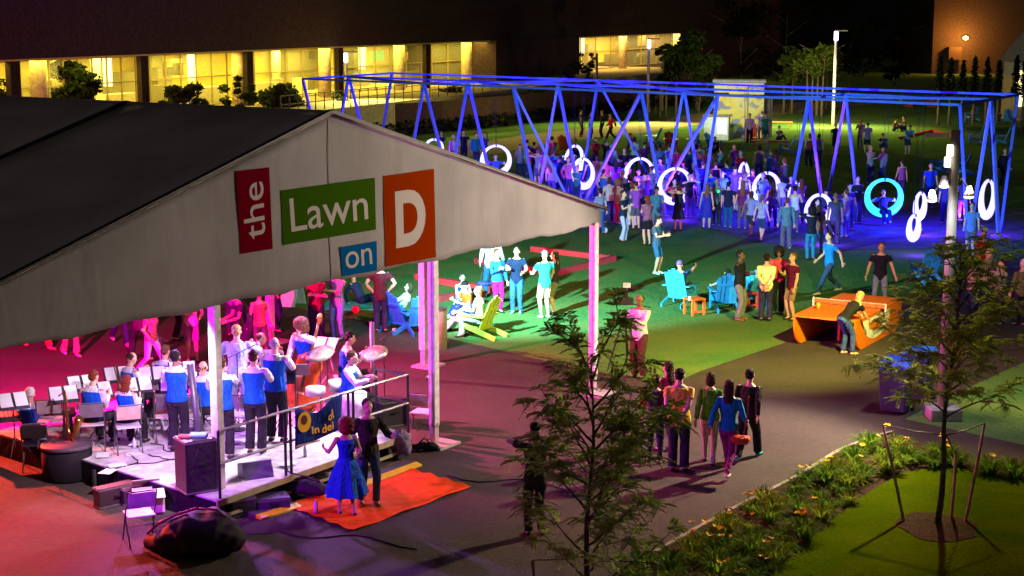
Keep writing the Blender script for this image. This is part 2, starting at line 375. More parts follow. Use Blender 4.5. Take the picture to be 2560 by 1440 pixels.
def cloth_mesh(kind, pose, fem, near, fat):
    K = skeleton(pose, fem); m = MB(); f = .88 if fem else 1.0; vox = .010 if near else .015
    H, sp = K['H'], K['sp']; sit = POSES[pose].get('sitp')
    if kind == 'shirt_under':
        m.loft(torso_rings(K, fem, .010, lo=.08, hi=.555, fat=fat))
        for a, s in (('l', 1), ('r', -1)): sleeve(m, K, a, s, 1.93, .008, f)
    if kind in ('tee', 'long', 'tank', 'vest', 'jacket', 'dress', 'top'):
        g = .024 if kind == 'jacket' else .018 if kind != 'vest' else .026
        m.loft(torso_rings(K, fem, g, lo=(-.15 if not fem and kind != 'vest' else -.07) if not sit else -.02, hi=.52 if kind in ('tee', 'long', 'jacket') else .47, fat=fat))
        if kind == 'vest':
            for s in (1, -1): m.tube([K['S'] + V((s * .12, .05, -.08)), K['S'] + V((s * .10, 0, .035)), K['S'] + V((s * .10, -.05, -.08))], .03, 8)
        if kind in ('tank', 'dress', 'top'):
            for s in (1, -1): m.tube([K['S'] + V((s * .10, .04, -.08)), K['S'] + V((s * .09, 0, .015)), K['S'] + V((s * .09, -.05, -.10))], .018, 6)
        e = {'tee': .55, 'long': 1.93, 'jacket': 1.93, 'top': .0}.get(kind, 0)
        if e:
            for a, s in (('l', 1), ('r', -1)): sleeve(m, K, a, s, e, .006 if kind != 'jacket' else .014, f)
    if kind in ('dress', 'skirt', 'fullskirt'):
        n = 40; rings = []
        hem = {'dress': .48, 'skirt': .34, 'fullskirt': .54}[kind]; wide = {'dress': .24, 'skirt': .23, 'fullskirt': .38}[kind]
        if sit: hem = .2
        for i in range(9):
            t = i / 8; z = .13 - t * (hem + .13)
            a = .135 * f + (wide - .135) * (t ** (.8 if kind == 'fullskirt' else 1.1)) + .012; b = a * (.78 if kind != 'fullskirt' else .92)
            fo = .0 if t < .2 else (.035 if kind == 'fullskirt' else .014) * t
            c = H + V((0, 0, z))
            rings.append([c + V(((a + fo * math.sin(9 * q)) * math.cos(q), (b + fo * math.sin(9 * q)) * math.sin(q), 0)) for q in [2 * math.pi * j / n for j in range(n)]])
        m.loft(rings)
    if kind in ('trousers', 'jeans', 'shorts', 'tight', 'flare'):
        g = .016 if kind in ('trousers', 'shorts') else .009 if kind == 'jeans' else .005
        m.loft(torso_rings(K, fem, .004, lo=-.15, hi=.13, fat=fat))
        k0 = f * .4 + .6
        for a in 'lr':
            hp, kn, an = K[a + 'hp'], K[a + 'kn'], K[a + 'an']
            if kind == 'shorts': m.tube([hp + V((0, 0, .04)), hp, hp.lerp(kn, .5), hp.lerp(kn, .93)], [.078, .092, .088, .086], 12)
            else:
                e = {'tight': (.066, .050, .044), 'jeans': (.066, .056, .054), 'trousers': (.072, .064, .064), 'flare': (.066, .062, .085)}[kind]
                m.tube([hp + V((0, 0, .04)), hp.lerp(kn, .15), kn, kn.lerp(an, .45), an.lerp(kn, .02)], [(.076 + g) * k0, (.088 + g) * k0, e[0] * k0 + g * .5, e[1] * k0 + g, e[2] * k0 + g], 12)
    if kind == 'shoe' or kind == 'heel' or kind == 'trainer':
        out = []
        for a, s in (('l', 1), ('r', -1)):
            an = K[a + 'an']; q = MB(); w = .040 if kind != 'heel' else .030
            q.tube([an + V((0, .055, -.045)), an + V((0, .03, -.035)), an + V((0, -.05, -.045)), an + V((s * .012, -.13, -.055)), an + V((s * .015, -.185, -.058))], [w * .8, w + .004, w, w * 1.05, w * .5], 10, .75, ref=(0, 0, 1))
            if kind == 'heel': q.tube([an + V((0, .05, -.04)), an + V((0, .058, -.088))], [.012, .006], 6)
            out.append(remeshed(q.mesh('shoe'), .012, 'shoe', 1))
        return out
    return remeshed(m.mesh(kind), vox, kind, 2)
def hair_mesh(kind, pose, fem):
    K = skeleton(pose, fem); m = MB(); hd = K['hd']; rot = Matrix.Rotation(K['hl'], 3, 'X')
    def e(c, r): m.ell(hd + rot @ V(c), r, 12, 9, rot)
    if kind == 'bald': e((0, .050, -.01), (.074, .050, .045))
    elif kind == 'fringe': e((0, .048, .02), (.082, .066, .072))
    else: e((0, .034, .050), (.083, .092, .078))
    if kind in ('short',): e((0, .055, -.005), (.078, .062, .065))
    if kind in ('long', 'bob', 'curly', 'tail', 'bun'): e((0, .05, .0), (.088, .074, .095))
    if kind == 'bob': e((0, .052, -.055), (.092, .066, .085))
    if kind == 'curly':
        e((0, .045, .035), (.145, .140, .135)); e((0, .055, -.06), (.135, .115, .10))
    if kind == 'long': m.tube([hd + V((0, .06, .02)), hd + V((0, .085, -.10)), hd + V((0, .115, -.25)), hd + V((0, .12, -.38)), hd + V((0, .11, -.44))], [.085, .088, .09, .07, .03], 12, .55, ref=(0, -1, 0))
    if kind == 'tail': m.tube([hd + V((0, .10, .05)), hd + V((0, .15, -.02)), hd + V((0, .14, -.18))], [.03, .034, .012], 8)
    if kind == 'bun': e((0, .10, .09), (.042, .042, .042))
    if kind == 'cap':
        m = MB(); m.ell(hd + rot @ V((0, .015, .055)), (.088, .108, .078), 12, 9, rot); m.tube([hd + rot @ V((0, -.05, .045)), hd + rot @ V((0, -.16, .035))], [.07, .05], 10, .12, ref=(0, 0, 1))
    me = remeshed(m.mesh('hair'), .011, 'hair', 1)
    for v in me.vertices: v.co += v.normal * (.005 * math.sin(v.co.x * 160 + v.co.z * 60) + .004 * math.sin(v.co.y * 140 - v.co.z * 95) if kind != 'cap' else 0)
    return me
_cache = {}
def cached(key, fn):
    if key not in _cache: _cache[key] = fn()
    return _cache[key]
SK = dict(a=(.62, .36, .25), b=(.50, .28, .18), c=(.24, .12, .07), d=(.10, .05, .03))
HC = dict(k=(.012, .010, .010), n=(.045, .022, .012), b=(.16, .08, .035), y=(.50, .32, .12), g=(.35, .34, .33), r=(.16, .035, .015), w=(.6, .58, .55))
def part(me, name, parent, mat):
    if not me.materials: me.materials.append(mat)
    o = bpy.data.objects.new(name, me); col.objects.link(o); o.parent = parent; obj_mat(o, mat); return o
def person(label, p, h=1.72, face=0, pose='stand', top='tee', tc=(.1, .1, .1), bot='trousers', bc=(.03, .03, .04), hair='short', hc='n', sk='a',
           shoe='shoe', shc=(.03, .03, .03), fem=None, near=False, group=None, under=None, fat=1.0, tilt=None, bk='cloth', sl=None):
    if fem is None: fem = hair in ('long', 'bob', 'tail', 'bun', 'curly') or top in ('dress', 'top', 'tank')
    fat = round(fat, 2)
    me = cached(('body', pose, fem, near, fat), lambda: body_mesh(pose, fem, near, fat))
    sm = M(SK[sk], .55, 'skin')
    if not me.materials: me.materials.append(sm)
    o = bpy.data.objects.new('person', me); col.objects.link(o); obj_mat(o, sm)
    o.location = p; o.rotation_euler = (0, 0, R(face)); k = h / 1.74; o.scale = (k, k, k)
    tag(o, label, 'person', group)
    cm = lambda kind: cached((kind, pose, fem, near, fat), lambda: cloth_mesh(kind, pose, fem, near, fat))
    nm = {'tee': 'shirt', 'long': 'shirt', 'tank': 'tank_top', 'top': 'top', 'vest': 'waistcoat', 'jacket': 'jacket', 'dress': 'dress'}
    if under: part(cm('shirt_under'), 'shirt', o, M(sl or (.75, .75, .78), .8))
    hsh = sum(ord(ch) for ch in label)
    pt = 1 if ('striped' in label) else 2 if ('checked' in label or 'patterned' in label) else (1 + hsh % 2 if (hsh % 6 == 0 and group and 'crowd' in group) else 0)
    if top: part(cm(top), nm[top], o, M(tc, .8, pat=pt))
    if bot: part(cm(bot), {'fullskirt': 'skirt', 'tight': 'leggings', 'flare': 'trousers', 'skirt': 'skirt', 'shorts': 'shorts', 'jeans': 'jeans', 'trousers': 'trousers'}[bot], o, M(bc, .85))
    if hair: part(cached(('hair', hair, pose, fem), lambda: hair_mesh(hair, pose, fem)), 'cap' if hair == 'cap' else 'hair', o, M(HC.get(hc, hc) if isinstance(hc, str) else hc, .6, 'hair'))
    for q in cm(shoe): part(q, 'shoe', o, M(shc, .5))
    if near:
        def eye(s):
            K = skeleton(pose, fem); rot = Matrix.Rotation(K['hl'], 3, 'X')
            return MB().ell(K['hd'] + rot @ V((s * .031, -.079, .012)), (.012, .008, .008), 8, 6, rot).mesh('eye', True)
        for s in (-1, 1): part(cached(('eye', pose, fem, s), lambda: eye(s)), 'eye', o, M((.02, .015, .015), .2, 'eye'))
        def mouth():
            K = skeleton(pose, fem); rot = Matrix.Rotation(K['hl'], 3, 'X')
            return MB().ell(K['hd'] + rot @ V((0, -.086, -.062)), (.022, .008, .007), 8, 6, rot).mesh('mouth', True)
        part(cached(('mouth', pose, fem), mouth), 'mouth', o, M((.30, .06, .05), .5, 'lip'))
    return o
# ================================================================ SETTING
def sheet(name, pts, z, mat, kind='structure'):
    vs = [V((p[0], p[1], z)) for p in pts]
    o = MB().add(vs, [tuple(range(len(vs)))]).build(name, mat)
    if o.data.polygons[0].normal.z < 0: o.data.flip_normals()
    if kind: o['kind'] = kind
    return o
GP = lambda L: [G(u, v) for u, v in L]
grass_m = ground_mat('grass', [(.055, .165, .050), (.125, .270, .080), (.050, .150, .050), (.23, .225, .060)], [14, .30], bump=.8, bscale=9)
asph_m = ground_mat('asphalt', [(.062, .047, .039), (.094, .074, .060), (.048, .038, .033), (.090, .070, .058)], [9, .35], bump=.5, bscale=60, rough=.85)
court_m = ground_mat('court', [(.10, .09, .085), (.17, .16, .15)], [1.2], bump=.4, bscale=20)
path_m = ground_mat('gravel_path', [(.26, .21, .15), (.36, .30, .22)], [1.2], bump=.4, bscale=20)
mulch_m = ground_mat('mulch', [(.035, .020, .012), (.095, .058, .035), (.03, .02, .012), (.14, .10, .07)], [14, 40], bump=1.0, bscale=30)
lush_m = ground_mat('lush_grass', [(.035, .062, .001), (.085, .130, .002), (.045, .08, .001), (.095, .125, .003)], [26, 1.2], bump=.8, bscale=22)
sheet('lawn', [(-400, -60), (400, -60), (400, 700), (-400, 700)], 0, grass_m)
plaza = GP([(700, 762), (860, 793), (1000, 820), (1180, 860), (1330, 895), (1500, 935), (1640, 957), (1690, 955), (1760, 925), (1850, 895), (1990, 848), (2120, 805), (2300, 745), (2450, 690), (2560, 640), (2750, 590), (2950, 640), (2760, 800), (2560, 905), (2440, 960), (2340, 1010), (2260, 1048), (2560, 1113), (2800, 1160), (2800, 1215), (2560, 1178), (2400, 1150), (2230, 1085), (2100, 1130), (1980, 1205), (1850, 1270), (1720, 1340), (1560, 1430), (1330, 1600), (1000, 2100)]) + [V((-14, 9, 0)), V((-34, 24, 0)), V((-34, 60, 0)), V((-14, 52, 0))]
sheet('plaza', plaza, .008, asph_m)
sheet('swing_court', GP([(1400, 500), (1700, 556), (1900, 608), (2080, 625), (2300, 622), (2520, 612), (2640, 570), (2560, 525), (2300, 505), (2000, 480), (1700, 445), (1450, 440)]), .012, court_m)
sheet('far_path', GP([(900, 430), (1240, 384), (1420, 352), (1610, 332), (1760, 310), (2060, 274), (2250, 254), (2420, 245), (2420, 236), (2240, 240), (2000, 256), (1780, 276), (1660, 300), (1500, 318), (1330, 335), (1150, 362), (850, 400)]), .012, path_m)
bed = GP([(1722, 1342), (1850, 1272), (1980, 1207), (2102, 1132), (2190, 1098), (2232, 1087), (2400, 1152), (2560, 1180), (2800, 1217), (2800, 1260), (2560, 1205), (2400, 1178), (2330, 1176), (2250, 1192), (2170, 1240), (2090, 1300), (1990, 1385), (1900, 1470), (1790, 1600), (1450, 1750), (1330, 1600), (1560, 1432)])
sheet('mulch_bed', bed, .03, mulch_m)
sheet('near_lawn', GP([(2800, 1250), (2560, 1203), (2400, 1176), (2330, 1174), (2250, 1190), (2170, 1238), (2090, 1298), (1990, 1383), (1900, 1468), (1790, 1600), (1500, 2300), (3400, 2300)]), .045, lush_m)
mr = G(2345, 1325)
sheet('tree_mulch_ring', [V((mr.x + (.60 + .04 * math.sin(5 * a)) * math.cos(a), mr.y + (.60 + .05 * math.cos(3 * a)) * math.sin(a) * 1.15, 0)) for a in [2 * math.pi * i / 28 for i in range(28)]], .055, mulch_m)
kl = GP([(1440, 1515), (1562, 1428), (1722, 1338), (1850, 1268), (1980, 1203), (2102, 1128), (2190, 1094), (2232, 1084)])
k = MB()
for a, b in zip(kl, kl[1:]): k.beam(a + V((0, 0, .03)), b + V((0, 0, .03)), .07, .05)
tag(k.build('kerb', M((.30, .26, .20), .8, 'stone')), kind='structure')

# ---------------------------------------------------------------- convention building with the lit ground floor
E0 = G(0, 150, 5.5); E1 = G(1750, 80, 5.5)
bd = (E1 - E0); bd.z = 0; bd.normalize(); bn = V((-bd.y, bd.x, 0))
def FU(u, off=0.0):
    "point on the facade line (moved back by off) seen at picture column u"
    k = (u - 1280) / FPX; P = E0 + bn * off
    # (P.x + t*bd.x) = k * ((P.y + t*bd.y)*CP + 4*SP)
    t = (k * (P.y * CP + 4 * SP) - P.x) / (bd.x - k * bd.y * CP)
    q = P + bd * t; return V((q.x, q.y, 0))
FLZ, CLZ = 2.1, 5.5
concrete = M((.30, .25, .20), .85, 'stone'); darkwall = M((.055, .032, .042), .9, 'stone'); cream = M((.62, .50, .26), .8, 'paint')
bld = empty('convention_building', FU(600), 0, 'huge dark building whose ground floor glows yellow behind round columns', 'building')
bl = bld.location
def bb(mb, u0, u1, off0, off1, z0, z1):
    a, b = FU(u0, off0), FU(u1, off0)
    c, d = b + bn * (off1 - off0), a + bn * (off1 - off0)
    P = [p - V((bl.x, bl.y, 0)) for p in (a, b, c, d)]
    return mb.prism([(p.x, p.y) for p in P], z0, z1)
bb(MB(), -260, 2330, 0, 40, CLZ, 34).build('upper_wall', darkwall, bld)
bb(MB(), -250, 1760, -6, 20, -.2, FLZ).build('terrace', M((.42, .34, .22), .85, 'stone'), bld)
bb(MB(), -250, 1780, 10, 10.3, FLZ + .003, CLZ - .003).build('back_wall', M((.72, .58, .10), .8, 'paint'), bld)
bb(MB(), -250, 1762, .3, 9.9, CLZ - .10, CLZ - .004).build('ceiling', M((.75, .62, .14), .8, 'paint'), bld)
for u, wd in ((35, 1.0), (358, .95), (621, .95), (848, .9), (1066, .95)):
    c = FU(u, .5) - V((bl.x, bl.y, 0))
    MB().prism([(c.x + x * bd.x + y * bn.x, c.y + x * bd.y + y * bn.y) for x, y in ((-wd * .36, -.16), (wd * .36, -.16), (wd * .36, .16), (-wd * .36, .16))], FLZ + .002, CLZ + .02).build('pier', M((.035, .022, .024), .9, 'stone'), bld)
bb(MB(), 1240, 1449, -.2, 10, FLZ + .002, CLZ + .01).build('solid_bay', darkwall, bld)
bb(MB(), 1757, 2330, -.2, 12, -.1, CLZ + .012).build('end_bay', darkwall, bld)
for u in (98, 596, 812, 998, 1166, 1557, 1692):
    c = FU(u, 1.2) - V((bl.x, bl.y, 0)); MB().lathe([(.42, FLZ + .002), (.42, CLZ - .12)], 20, (c.x, c.y, 0)).build('column', M((.62, .48, .34), .8, 'stone'), bld, True)
for u, hh in ((240, 4.4), (480, 4.4), (690, 4.6), (905, 4.6)):
    c = FU(u, 6.5) - V((bl.x, bl.y, 0)); MB().lathe([(.30, FLZ + .002), (.30, CLZ - .12)], 16, (c.x, c.y, 0)).build('inner_column', M((.8, .74, .5), .8, 'stone'), bld, True)
for u0, u1, z1 in ((130, 185, 4.4), (232, 340, 4.1), (395, 430, 4.6), (720, 800, 4.9), (905, 990, 5.0), (1015, 1045, 4.4), (1180, 1205, 4.6), (1470, 1490, 4.3), (1600, 1640, 4.6)):
    bb(MB(), u0, u1, 8.2, 8.9, FLZ + .003, z1).build('partition', M((.20, .17, .10), .8, 'paint'), bld)
for u0, u1 in ((262, 345), (455, 560), (640, 700)):
    bb(MB(), u0, u1, 4.2, 5.0, FLZ + .003, 3.1).build('counter', M((.75, .68, .5), .6, 'paint'), bld)
rb_ = random.Random(17)
for a, b in [(52, 340), (376, 606), (636, 836), (862, 1054), (1080, 1238), (1451, 1755)]:
    for k in range(7):
        u = rb_.uniform(a, b - 26); w__ = rb_.uniform(10, 34); z0 = rb_.choice([FLZ + .003, FLZ + .003, 3.9, 4.3]); z1 = z0 + rb_.uniform(.5, 1.3); off = rb_.uniform(5, 9)
        c = rb_.choice([(.05, .05, .04), (.35, .30, .18), (.10, .08, .03), (.6, .55, .4), (.16, .12, .05)])
        bb(MB(), u, u + w__, off, off + .3, z0, min(z1, 5.2)).build('interior_panel', M(c, .7, 'paint'), bld)
bb(MB(), 1176, 1204, 3.2, 3.3, 3.0, 4.6).build('blue_screen', M((.25, .62, 1.0), .5, 'screen', emit=2.2), bld)
bb(MB(), 931, 960, 3.6, 3.7, 4.2, 4.9).build('green_screen', M((.10, .45, .12), .5, 'screen', emit=.8), bld)
spans = [(-60, 20), (52, 340), (376, 606), (636, 836), (862, 1054), (1080, 1238), (1451, 1755)]
for si, (a, b) in enumerate(spans):
    g0 = MB()
    n = max(2, int((b - a) / 36))
    for i in range(n + 1):
        c = FU(a + (b - a) * i / n, 2.4) - V((bl.x, bl.y, 0)); g0.beam((c.x, c.y, FLZ), (c.x, c.y, CLZ - .12), .10, .10)
    for z in (FLZ + .08, 3.9, CLZ - .2):
        p, q = FU(a, 2.4) - V((bl.x, bl.y, 0)), FU(b, 2.4) - V((bl.x, bl.y, 0)); g0.beam((p.x, p.y, z), (q.x, q.y, z), .08, .08)
    g0.build('window_mullions', M((.30, .24, .12), .6, 'metal'), bld)
glm = bpy.data.materials.new('glass'); glm.use_nodes = True
gb = glm.node_tree.nodes['Principled BSDF']; gb.inputs['Base Color'].default_value = (.9, .9, .8, 1); gb.inputs['Roughness'].default_value = .05; gb.inputs['Alpha'].default_value = .12
for a, b in spans:
    p, q = FU(a, 2.5) - V((bl.x, bl.y, 0)), FU(b, 2.5) - V((bl.x, bl.y, 0))
    MB().beam((p.x, p.y, (FLZ + CLZ) / 2), (q.x, q.y, (FLZ + CLZ) / 2), .02, CLZ - FLZ - .2).build('window_glass', glm, bld)
# lit ceiling panels with their lamps
for a, b in spans:
    um = (a + b) / 2
    for off, pw in ((1.2, 520), (6.0, 1300)):
        c = FU(um, off); L_ = (FU(b, off) - FU(a, off)).length
        o = area(V((c.x, c.y, CLZ - .16)), V((c.x, c.y, 0)), L_ * .8, 1.2, pw * L_ / 12, (1.0, .80, .09) if um < 1300 else (1.0, .66, .16))
        o.rotation_euler = (0, 0, math.atan2(bd.y, bd.x))
for u in (270, 480, 905, 1455):
    c = FU(u, 5.4) - V((bl.x, bl.y, 0)); MB().box((c.x, c.y, 4.4), (.5, .12, 1.8)).build('lit_panel', M((1.0, .88, .45), .5, 'lamp', emit=2.0), bld)
# brick retaining wall below the terrace with a dark hedge at its foot
rw = GP([(-300, 500), (400, 410), (800, 352), (1100, 328), (1260, 312), (1400, 296), (1560, 277), (1700, 258), (1790, 248)])
k = MB()
for a, b in zip(rw, rw[1:]): k.beam(a + V((0, 0, 1.0)), b + V((0, 0, 1.0)), .35, 2.0)
tag(k.build('retaining_wall', M((.10, .045, .045), .9, 'stone')), 'dark red brick retaining wall along the back lawn below the lit building', 'wall')
rl = MB()
for i in range(26):
    u = 700 + i * 22; c = FU(u, -5.6); rl.beam((c.x, c.y, FLZ), (c.x, c.y, FLZ + 1.0), .06)
p, q = FU(700, -5.6), FU(1250, -5.6)
for z in (.5, 1.0): rl.beam((p.x, p.y, FLZ + z), (q.x, q.y, FLZ + z), .05)
tag(rl.build('terrace_railing', M((.05, .04, .03), .6, 'metal')), 'thin dark railing along the edge of the lit terrace', 'railing')
# right-hand far building with wall lamp
fw_ = empty('far_building', AT(2330, 150, 205) * V((1, 1, 0)) if False else V((AT(2330, 150, 205).x, 205, 0)), 0, 'plain brown building beyond the hedge with one orange wall lamp', 'building')
MB().box((30, 8, 12), (60, 16, 24)).build('wall', M((.11, .065, .055), .9, 'stone'), fw_)
MB().box((2.6, -.6, 2.6), (1.6, 1.2, 1.6)).build('utility_box', M((.10, .05, .03), .8, 'metal'), fw_)
lp = AT(2414, 95, 204.0) - fw_.location
MB().ell(lp, (.35, .2, .25)).build('wall_lamp', M((1, .62, .12), .4, 'lamp', emit=18), fw_)
bulb(AT(2414, 97, 202.2), 1700, (1, .45, .06), .3)
# small lit booth at the far right
bo = empty('booth', V((AT(2575, 100, 118).x, 118, 0)), 0, 'small gabled booth with a bright yellow window at the far right', 'booth')
MB().box((0, 0, 1.6), (3.0, 2.4, 3.2)).build('wall', M((.30, .24, .14), .8, 'paint'), bo)
MB().add([V((-1.8, -1.5, 5.0 - .8)), V((1.8, -1.5, 4.2)), V((0, -1.5, 6.4)), V((-1.8, 1.5, 4.2)), V((1.8, 1.5, 4.2)), V((0, 1.5, 6.4))], [(0, 1, 2), (5, 4, 3), (0, 2, 5, 3), (1, 4, 5, 2), (0, 3, 4, 1)]).build('roof', M((.12, .11, .13), .8, 'stone'), bo)
MB().box((0, 0, 3.7), (2.9, 2.3, 1.0)).build('gable_band', M((.2, .2, .22), .8, 'paint'), bo)
MB().box((0, -1.23, 2.3), (2.4, .05, 2.6)).build('window', M((1.0, .88, .38), .5, 'lamp', emit=1.6), bo)

# ---------------------------------------------------------------- trees
LEAF = {}
def leaf_mat(c, tr=.25):
    k = (c, tr)
    if k in LEAF: return LEAF[k]
    m = bpy.data.materials.new('leaves'); m.use_nodes = True; n = m.node_tree.nodes; L = m.node_tree.links; b = n['Principled BSDF']
    gi = n.new('ShaderNodeNewGeometry'); cr = n.new('ShaderNodeValToRGB')
    cr.color_ramp.elements[0].color = tuple(x * .45 for x in c) + (1,); cr.color_ramp.elements[1].color = tuple(x * 1.5 for x in c) + (1,)
    L.new(gi.outputs['Random Per Island'], cr.inputs[0]); L.new(cr.outputs[0], b.inputs['Base Color'])
    b.inputs['Roughness'].default_value = .8; b.inputs['Specular IOR Level'].default_value = .05
    tl = n.new('ShaderNodeBsdfTranslucent'); ms = n.new('ShaderNodeMixShader'); ms.inputs[0].default_value = .6
    L.new(cr.outputs[0], tl.inputs['Color']); L.new(b.outputs[0], ms.inputs[1]); L.new(tl.outputs[0], ms.inputs[2])
    L.new(ms.outputs[0], n['Material Output'].inputs['Surface'])
    LEAF[k] = m; return m
def leafcloud(mb, c, r, n, size, rn, shell=.45):
    for _ in range(n):
        d = V((rn.gauss(0, 1), rn.gauss(0, 1), rn.gauss(0, 1))).normalized(); q = shell + (1 - shell) * rn.random()
        p = V(c) + V((d.x * r[0], d.y * r[1], d.z * r[2])) * q
        a = V((rn.gauss(0, 1), rn.gauss(0, 1), rn.gauss(0, .6))).normalized(); b = a.orthogonal().normalized(); b = (b * math.cos(6.28 * rn.random()) + a.cross(b) * math.sin(1.7)).normalized()
        s = size * (.6 + .8 * rn.random())
        mb.add([p - a * s, p + b * s * .45, p + a * s, p - b * s * .45], [(0, 1, 2, 3)])
def tree(u, dep, vtop, vcb, wpx, label, color=(.035, .055, .02), n=900, seed=1, trunks=1, shape='round', group='trees planted in front of the building', bark=(.16, .12, .08), name='tree', z0=0.0):
    rn = random.Random(seed); x = AT(u, 300, dep).x; s = dep / FPX
    ztop = CH - (vtop - 29) * s; zcb = max(z0 + .3, CH - (vcb - 29) * s); w_ = wpx * s / 2
    t = empty(name, (x, dep, z0), rn.random() * 6, label, 'tree', group); ztop -= z0; zcb -= z0
    m = MB(); tips = []
    for k in range(trunks):
        ox = (k - (trunks - 1) / 2) * w_ * 1.1 / max(1, trunks); top = V((ox * 1.2 + rn.uniform(-.1, .1) * w_, rn.uniform(-.2, .2), zcb + (ztop - zcb) * .6))
        m.tube([(ox, 0, 0), (ox * 1.02, .02, zcb * .6), V((ox * 1.1, 0, zcb)), top], [.035 * ztop * .5 + .03, .028 * ztop * .5 + .02, .05, .015], 7)
        for i in range(6):
            b0 = V((ox * 1.1, 0, zcb)).lerp(top, i / 6); a = rn.random() * 6.28; L_ = w_ * rn.uniform(.5, .95)
            b1 = b0 + V((math.cos(a) * L_, math.sin(a) * L_, L_ * .55)); m.tube([b0, b0.lerp(b1, .5) + V((0, 0, .05)), b1], [.035, .022, .008], 5); tips.append(b1)
    m.build('trunk', M(bark, .9, 'bark'), t, True)
    c = MB(); zc, hz = (ztop + zcb) / 2, (ztop - zcb) / 2; size = max(.10, min(.24, w_ * .11))
    if shape == 'cone':
        for i in range(14):
            q = i / 13; leafcloud(c, (0, 0, zcb + (ztop - zcb) * q), (w_ * (1 - q ** 2) * .8 + .08,) * 2 + (hz * .16,), n // 9, .15, rn, .2)
    else:
        K = 16 if shape == 'round' else 11
        for i in range(K):
            a = rn.random() * 6.28; q = rn.uniform(.15, .80); zz = zc + rn.uniform(-.8, .82) * hz
            k2 = math.sqrt(max(.08, 1 - ((zz - zc) / hz) ** 2))
            r_ = w_ * rn.uniform(.24, .42) * (1 if shape == 'round' else .7)
            leafcloud(c, (math.cos(a) * w_ * q * k2, math.sin(a) * w_ * q * k2, zz), (r_, r_, r_ * .75), n // K, size, rn)
    c.build('crown', leaf_mat(color), t)
    return t
tr = [(185, 86, 150, 262, 130, 'dark leafy tree in front of the leftmost glowing windows above the tent roof', (.02, .03, .015), 1500, 'round'),
      (15, 80, 195, 262, 62, 'small dark tree at the left edge above the tent roof', (.03, .04, .02), 500, 'round'),
      (450, 90, 208, 300, 130, 'sparse low tree against the second yellow window bay', (.05, .06, .03), 420, 'sparse'),
      (598, 95, 180, 300, 80, 'thin tree leaning against a dark building pier', (.04, .06, .02), 420, 'sparse'),
      (712, 98, 203, 300, 110, 'bushy olive tree just left of the swing frame corner', (.06, .08, .025), 900, 'round'),
      (848, 104, 228, 300, 44, 'small dark bush tree beside the left lamp post', (.03, .04, .015), 300, 'round'),
      (1015, 112, 236, 300, 34, 'round dark shrub on the lit terrace edge', (.02, .03, .015), 300, 'round'),
      (1740, 132, 78, 250, 150, 'broad tree in front of the orange lit bay', (.05, .085, .02), 1700, 'round'),
      (1655, 128, 100, 190, 60, 'slender tree next to the middle lamp post', (.05, .07, .02), 420, 'sparse'),
      (1470, 130, 120, 190, 44, 'spindly tree against the bright corner of the right bay', (.04, .06, .02), 260, 'sparse')]
for i, (u, d, vt, vb, wp, lab, c, n, sh) in enumerate(tr): tree(u, d, vt, vb, wp * 1.3, lab, c, int(n * 2.2), 10 + i, 1, sh)
for i, (u, d, vt, vb, wp, k, lab, c) in enumerate([(920, 112, 232, 305, 70, 2, 'pair of low lit trees right of the left lamp post', (.10, .15, .02)), (1128, 116, 212, 290, 110, 3, 'dark tree with three pale trunks above the retaining wall', (.03, .035, .02)), (1350, 120, 225, 318, 120, 2, 'dim olive tree by the back lawn between two swing legs', (.04, .05, .02)),
                                          (1440, 122, 150, 262, 100, 3, 'tall dark tree with three bare trunks behind four strolling people', (.03, .04, .02)), (1632, 126, 205, 262, 60, 2, 'low dark tree behind the middle lamp post', (.03, .04, .015)),
                                          (1745, 128, 190, 255, 90, 2, 'small tree with two pale trunks left of the mural kiosk', (.05, .07, .02)),
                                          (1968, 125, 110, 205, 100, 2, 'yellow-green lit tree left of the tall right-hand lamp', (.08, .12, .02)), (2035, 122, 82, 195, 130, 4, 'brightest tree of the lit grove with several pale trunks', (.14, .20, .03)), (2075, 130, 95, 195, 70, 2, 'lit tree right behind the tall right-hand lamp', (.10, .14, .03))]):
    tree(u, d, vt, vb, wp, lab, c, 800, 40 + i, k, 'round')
for i, (u, d, vt, wp) in enumerate([(1850, 150, -60, 190), (1960, 165, -90, 240), (2120, 150, -40, 190), (2240, 160, -20, 170)]):
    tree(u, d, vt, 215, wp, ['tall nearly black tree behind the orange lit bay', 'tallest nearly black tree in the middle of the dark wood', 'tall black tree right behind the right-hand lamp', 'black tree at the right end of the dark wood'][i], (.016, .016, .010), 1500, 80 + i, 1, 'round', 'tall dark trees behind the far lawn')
for i, u in enumerate((2345, 2372, 2403, 2432, 2463, 2492, 2536, 2556)):
    tree(u, 112 - (i > 5) * 6, 143 + (i % 3) * 4, 232, 26, 'small dark cypress, %s in the row before the right-hand booth' % ['first from the left', 'second from the left', 'third from the left', 'fourth from the left', 'fifth from the left', 'sixth from the left', 'last but one', 'rightmost'][i], (.012, .018, .008), 260, 100 + i, 1, 'cone', 'row of small cypresses', name='cypress')
for i, (u, vt, wp) in enumerate([(1665, 140, 24), (1690, 120, 26), (1650, 165, 26)]):
    tree(u, 120, vt + 20, 205, wp + 4, ['dark pointed shrub left of the others before the orange lit wall', 'tallest dark pointed shrub before the orange lit wall', 'dark pointed shrub just right of the middle lamp post'][i], (.012, .018, .008), 220, 120 + i, 1, 'cone', 'pointed shrubs in the right bay', name='cypress')
hd_ = MB(); rn = random.Random(5)
for a, b in zip(rw[2:], rw[3:]):
    for i in range(12):
        p = a.lerp(b, i / 12) + V((0.3, -1.0, .45)); leafcloud(hd_, p, (1.0, .7, .55), 40, .16, rn)
tag(hd_.build('hedge', leaf_mat((.010, .016, .010))), 'low black hedge at the foot of the brick retaining wall', 'hedge')

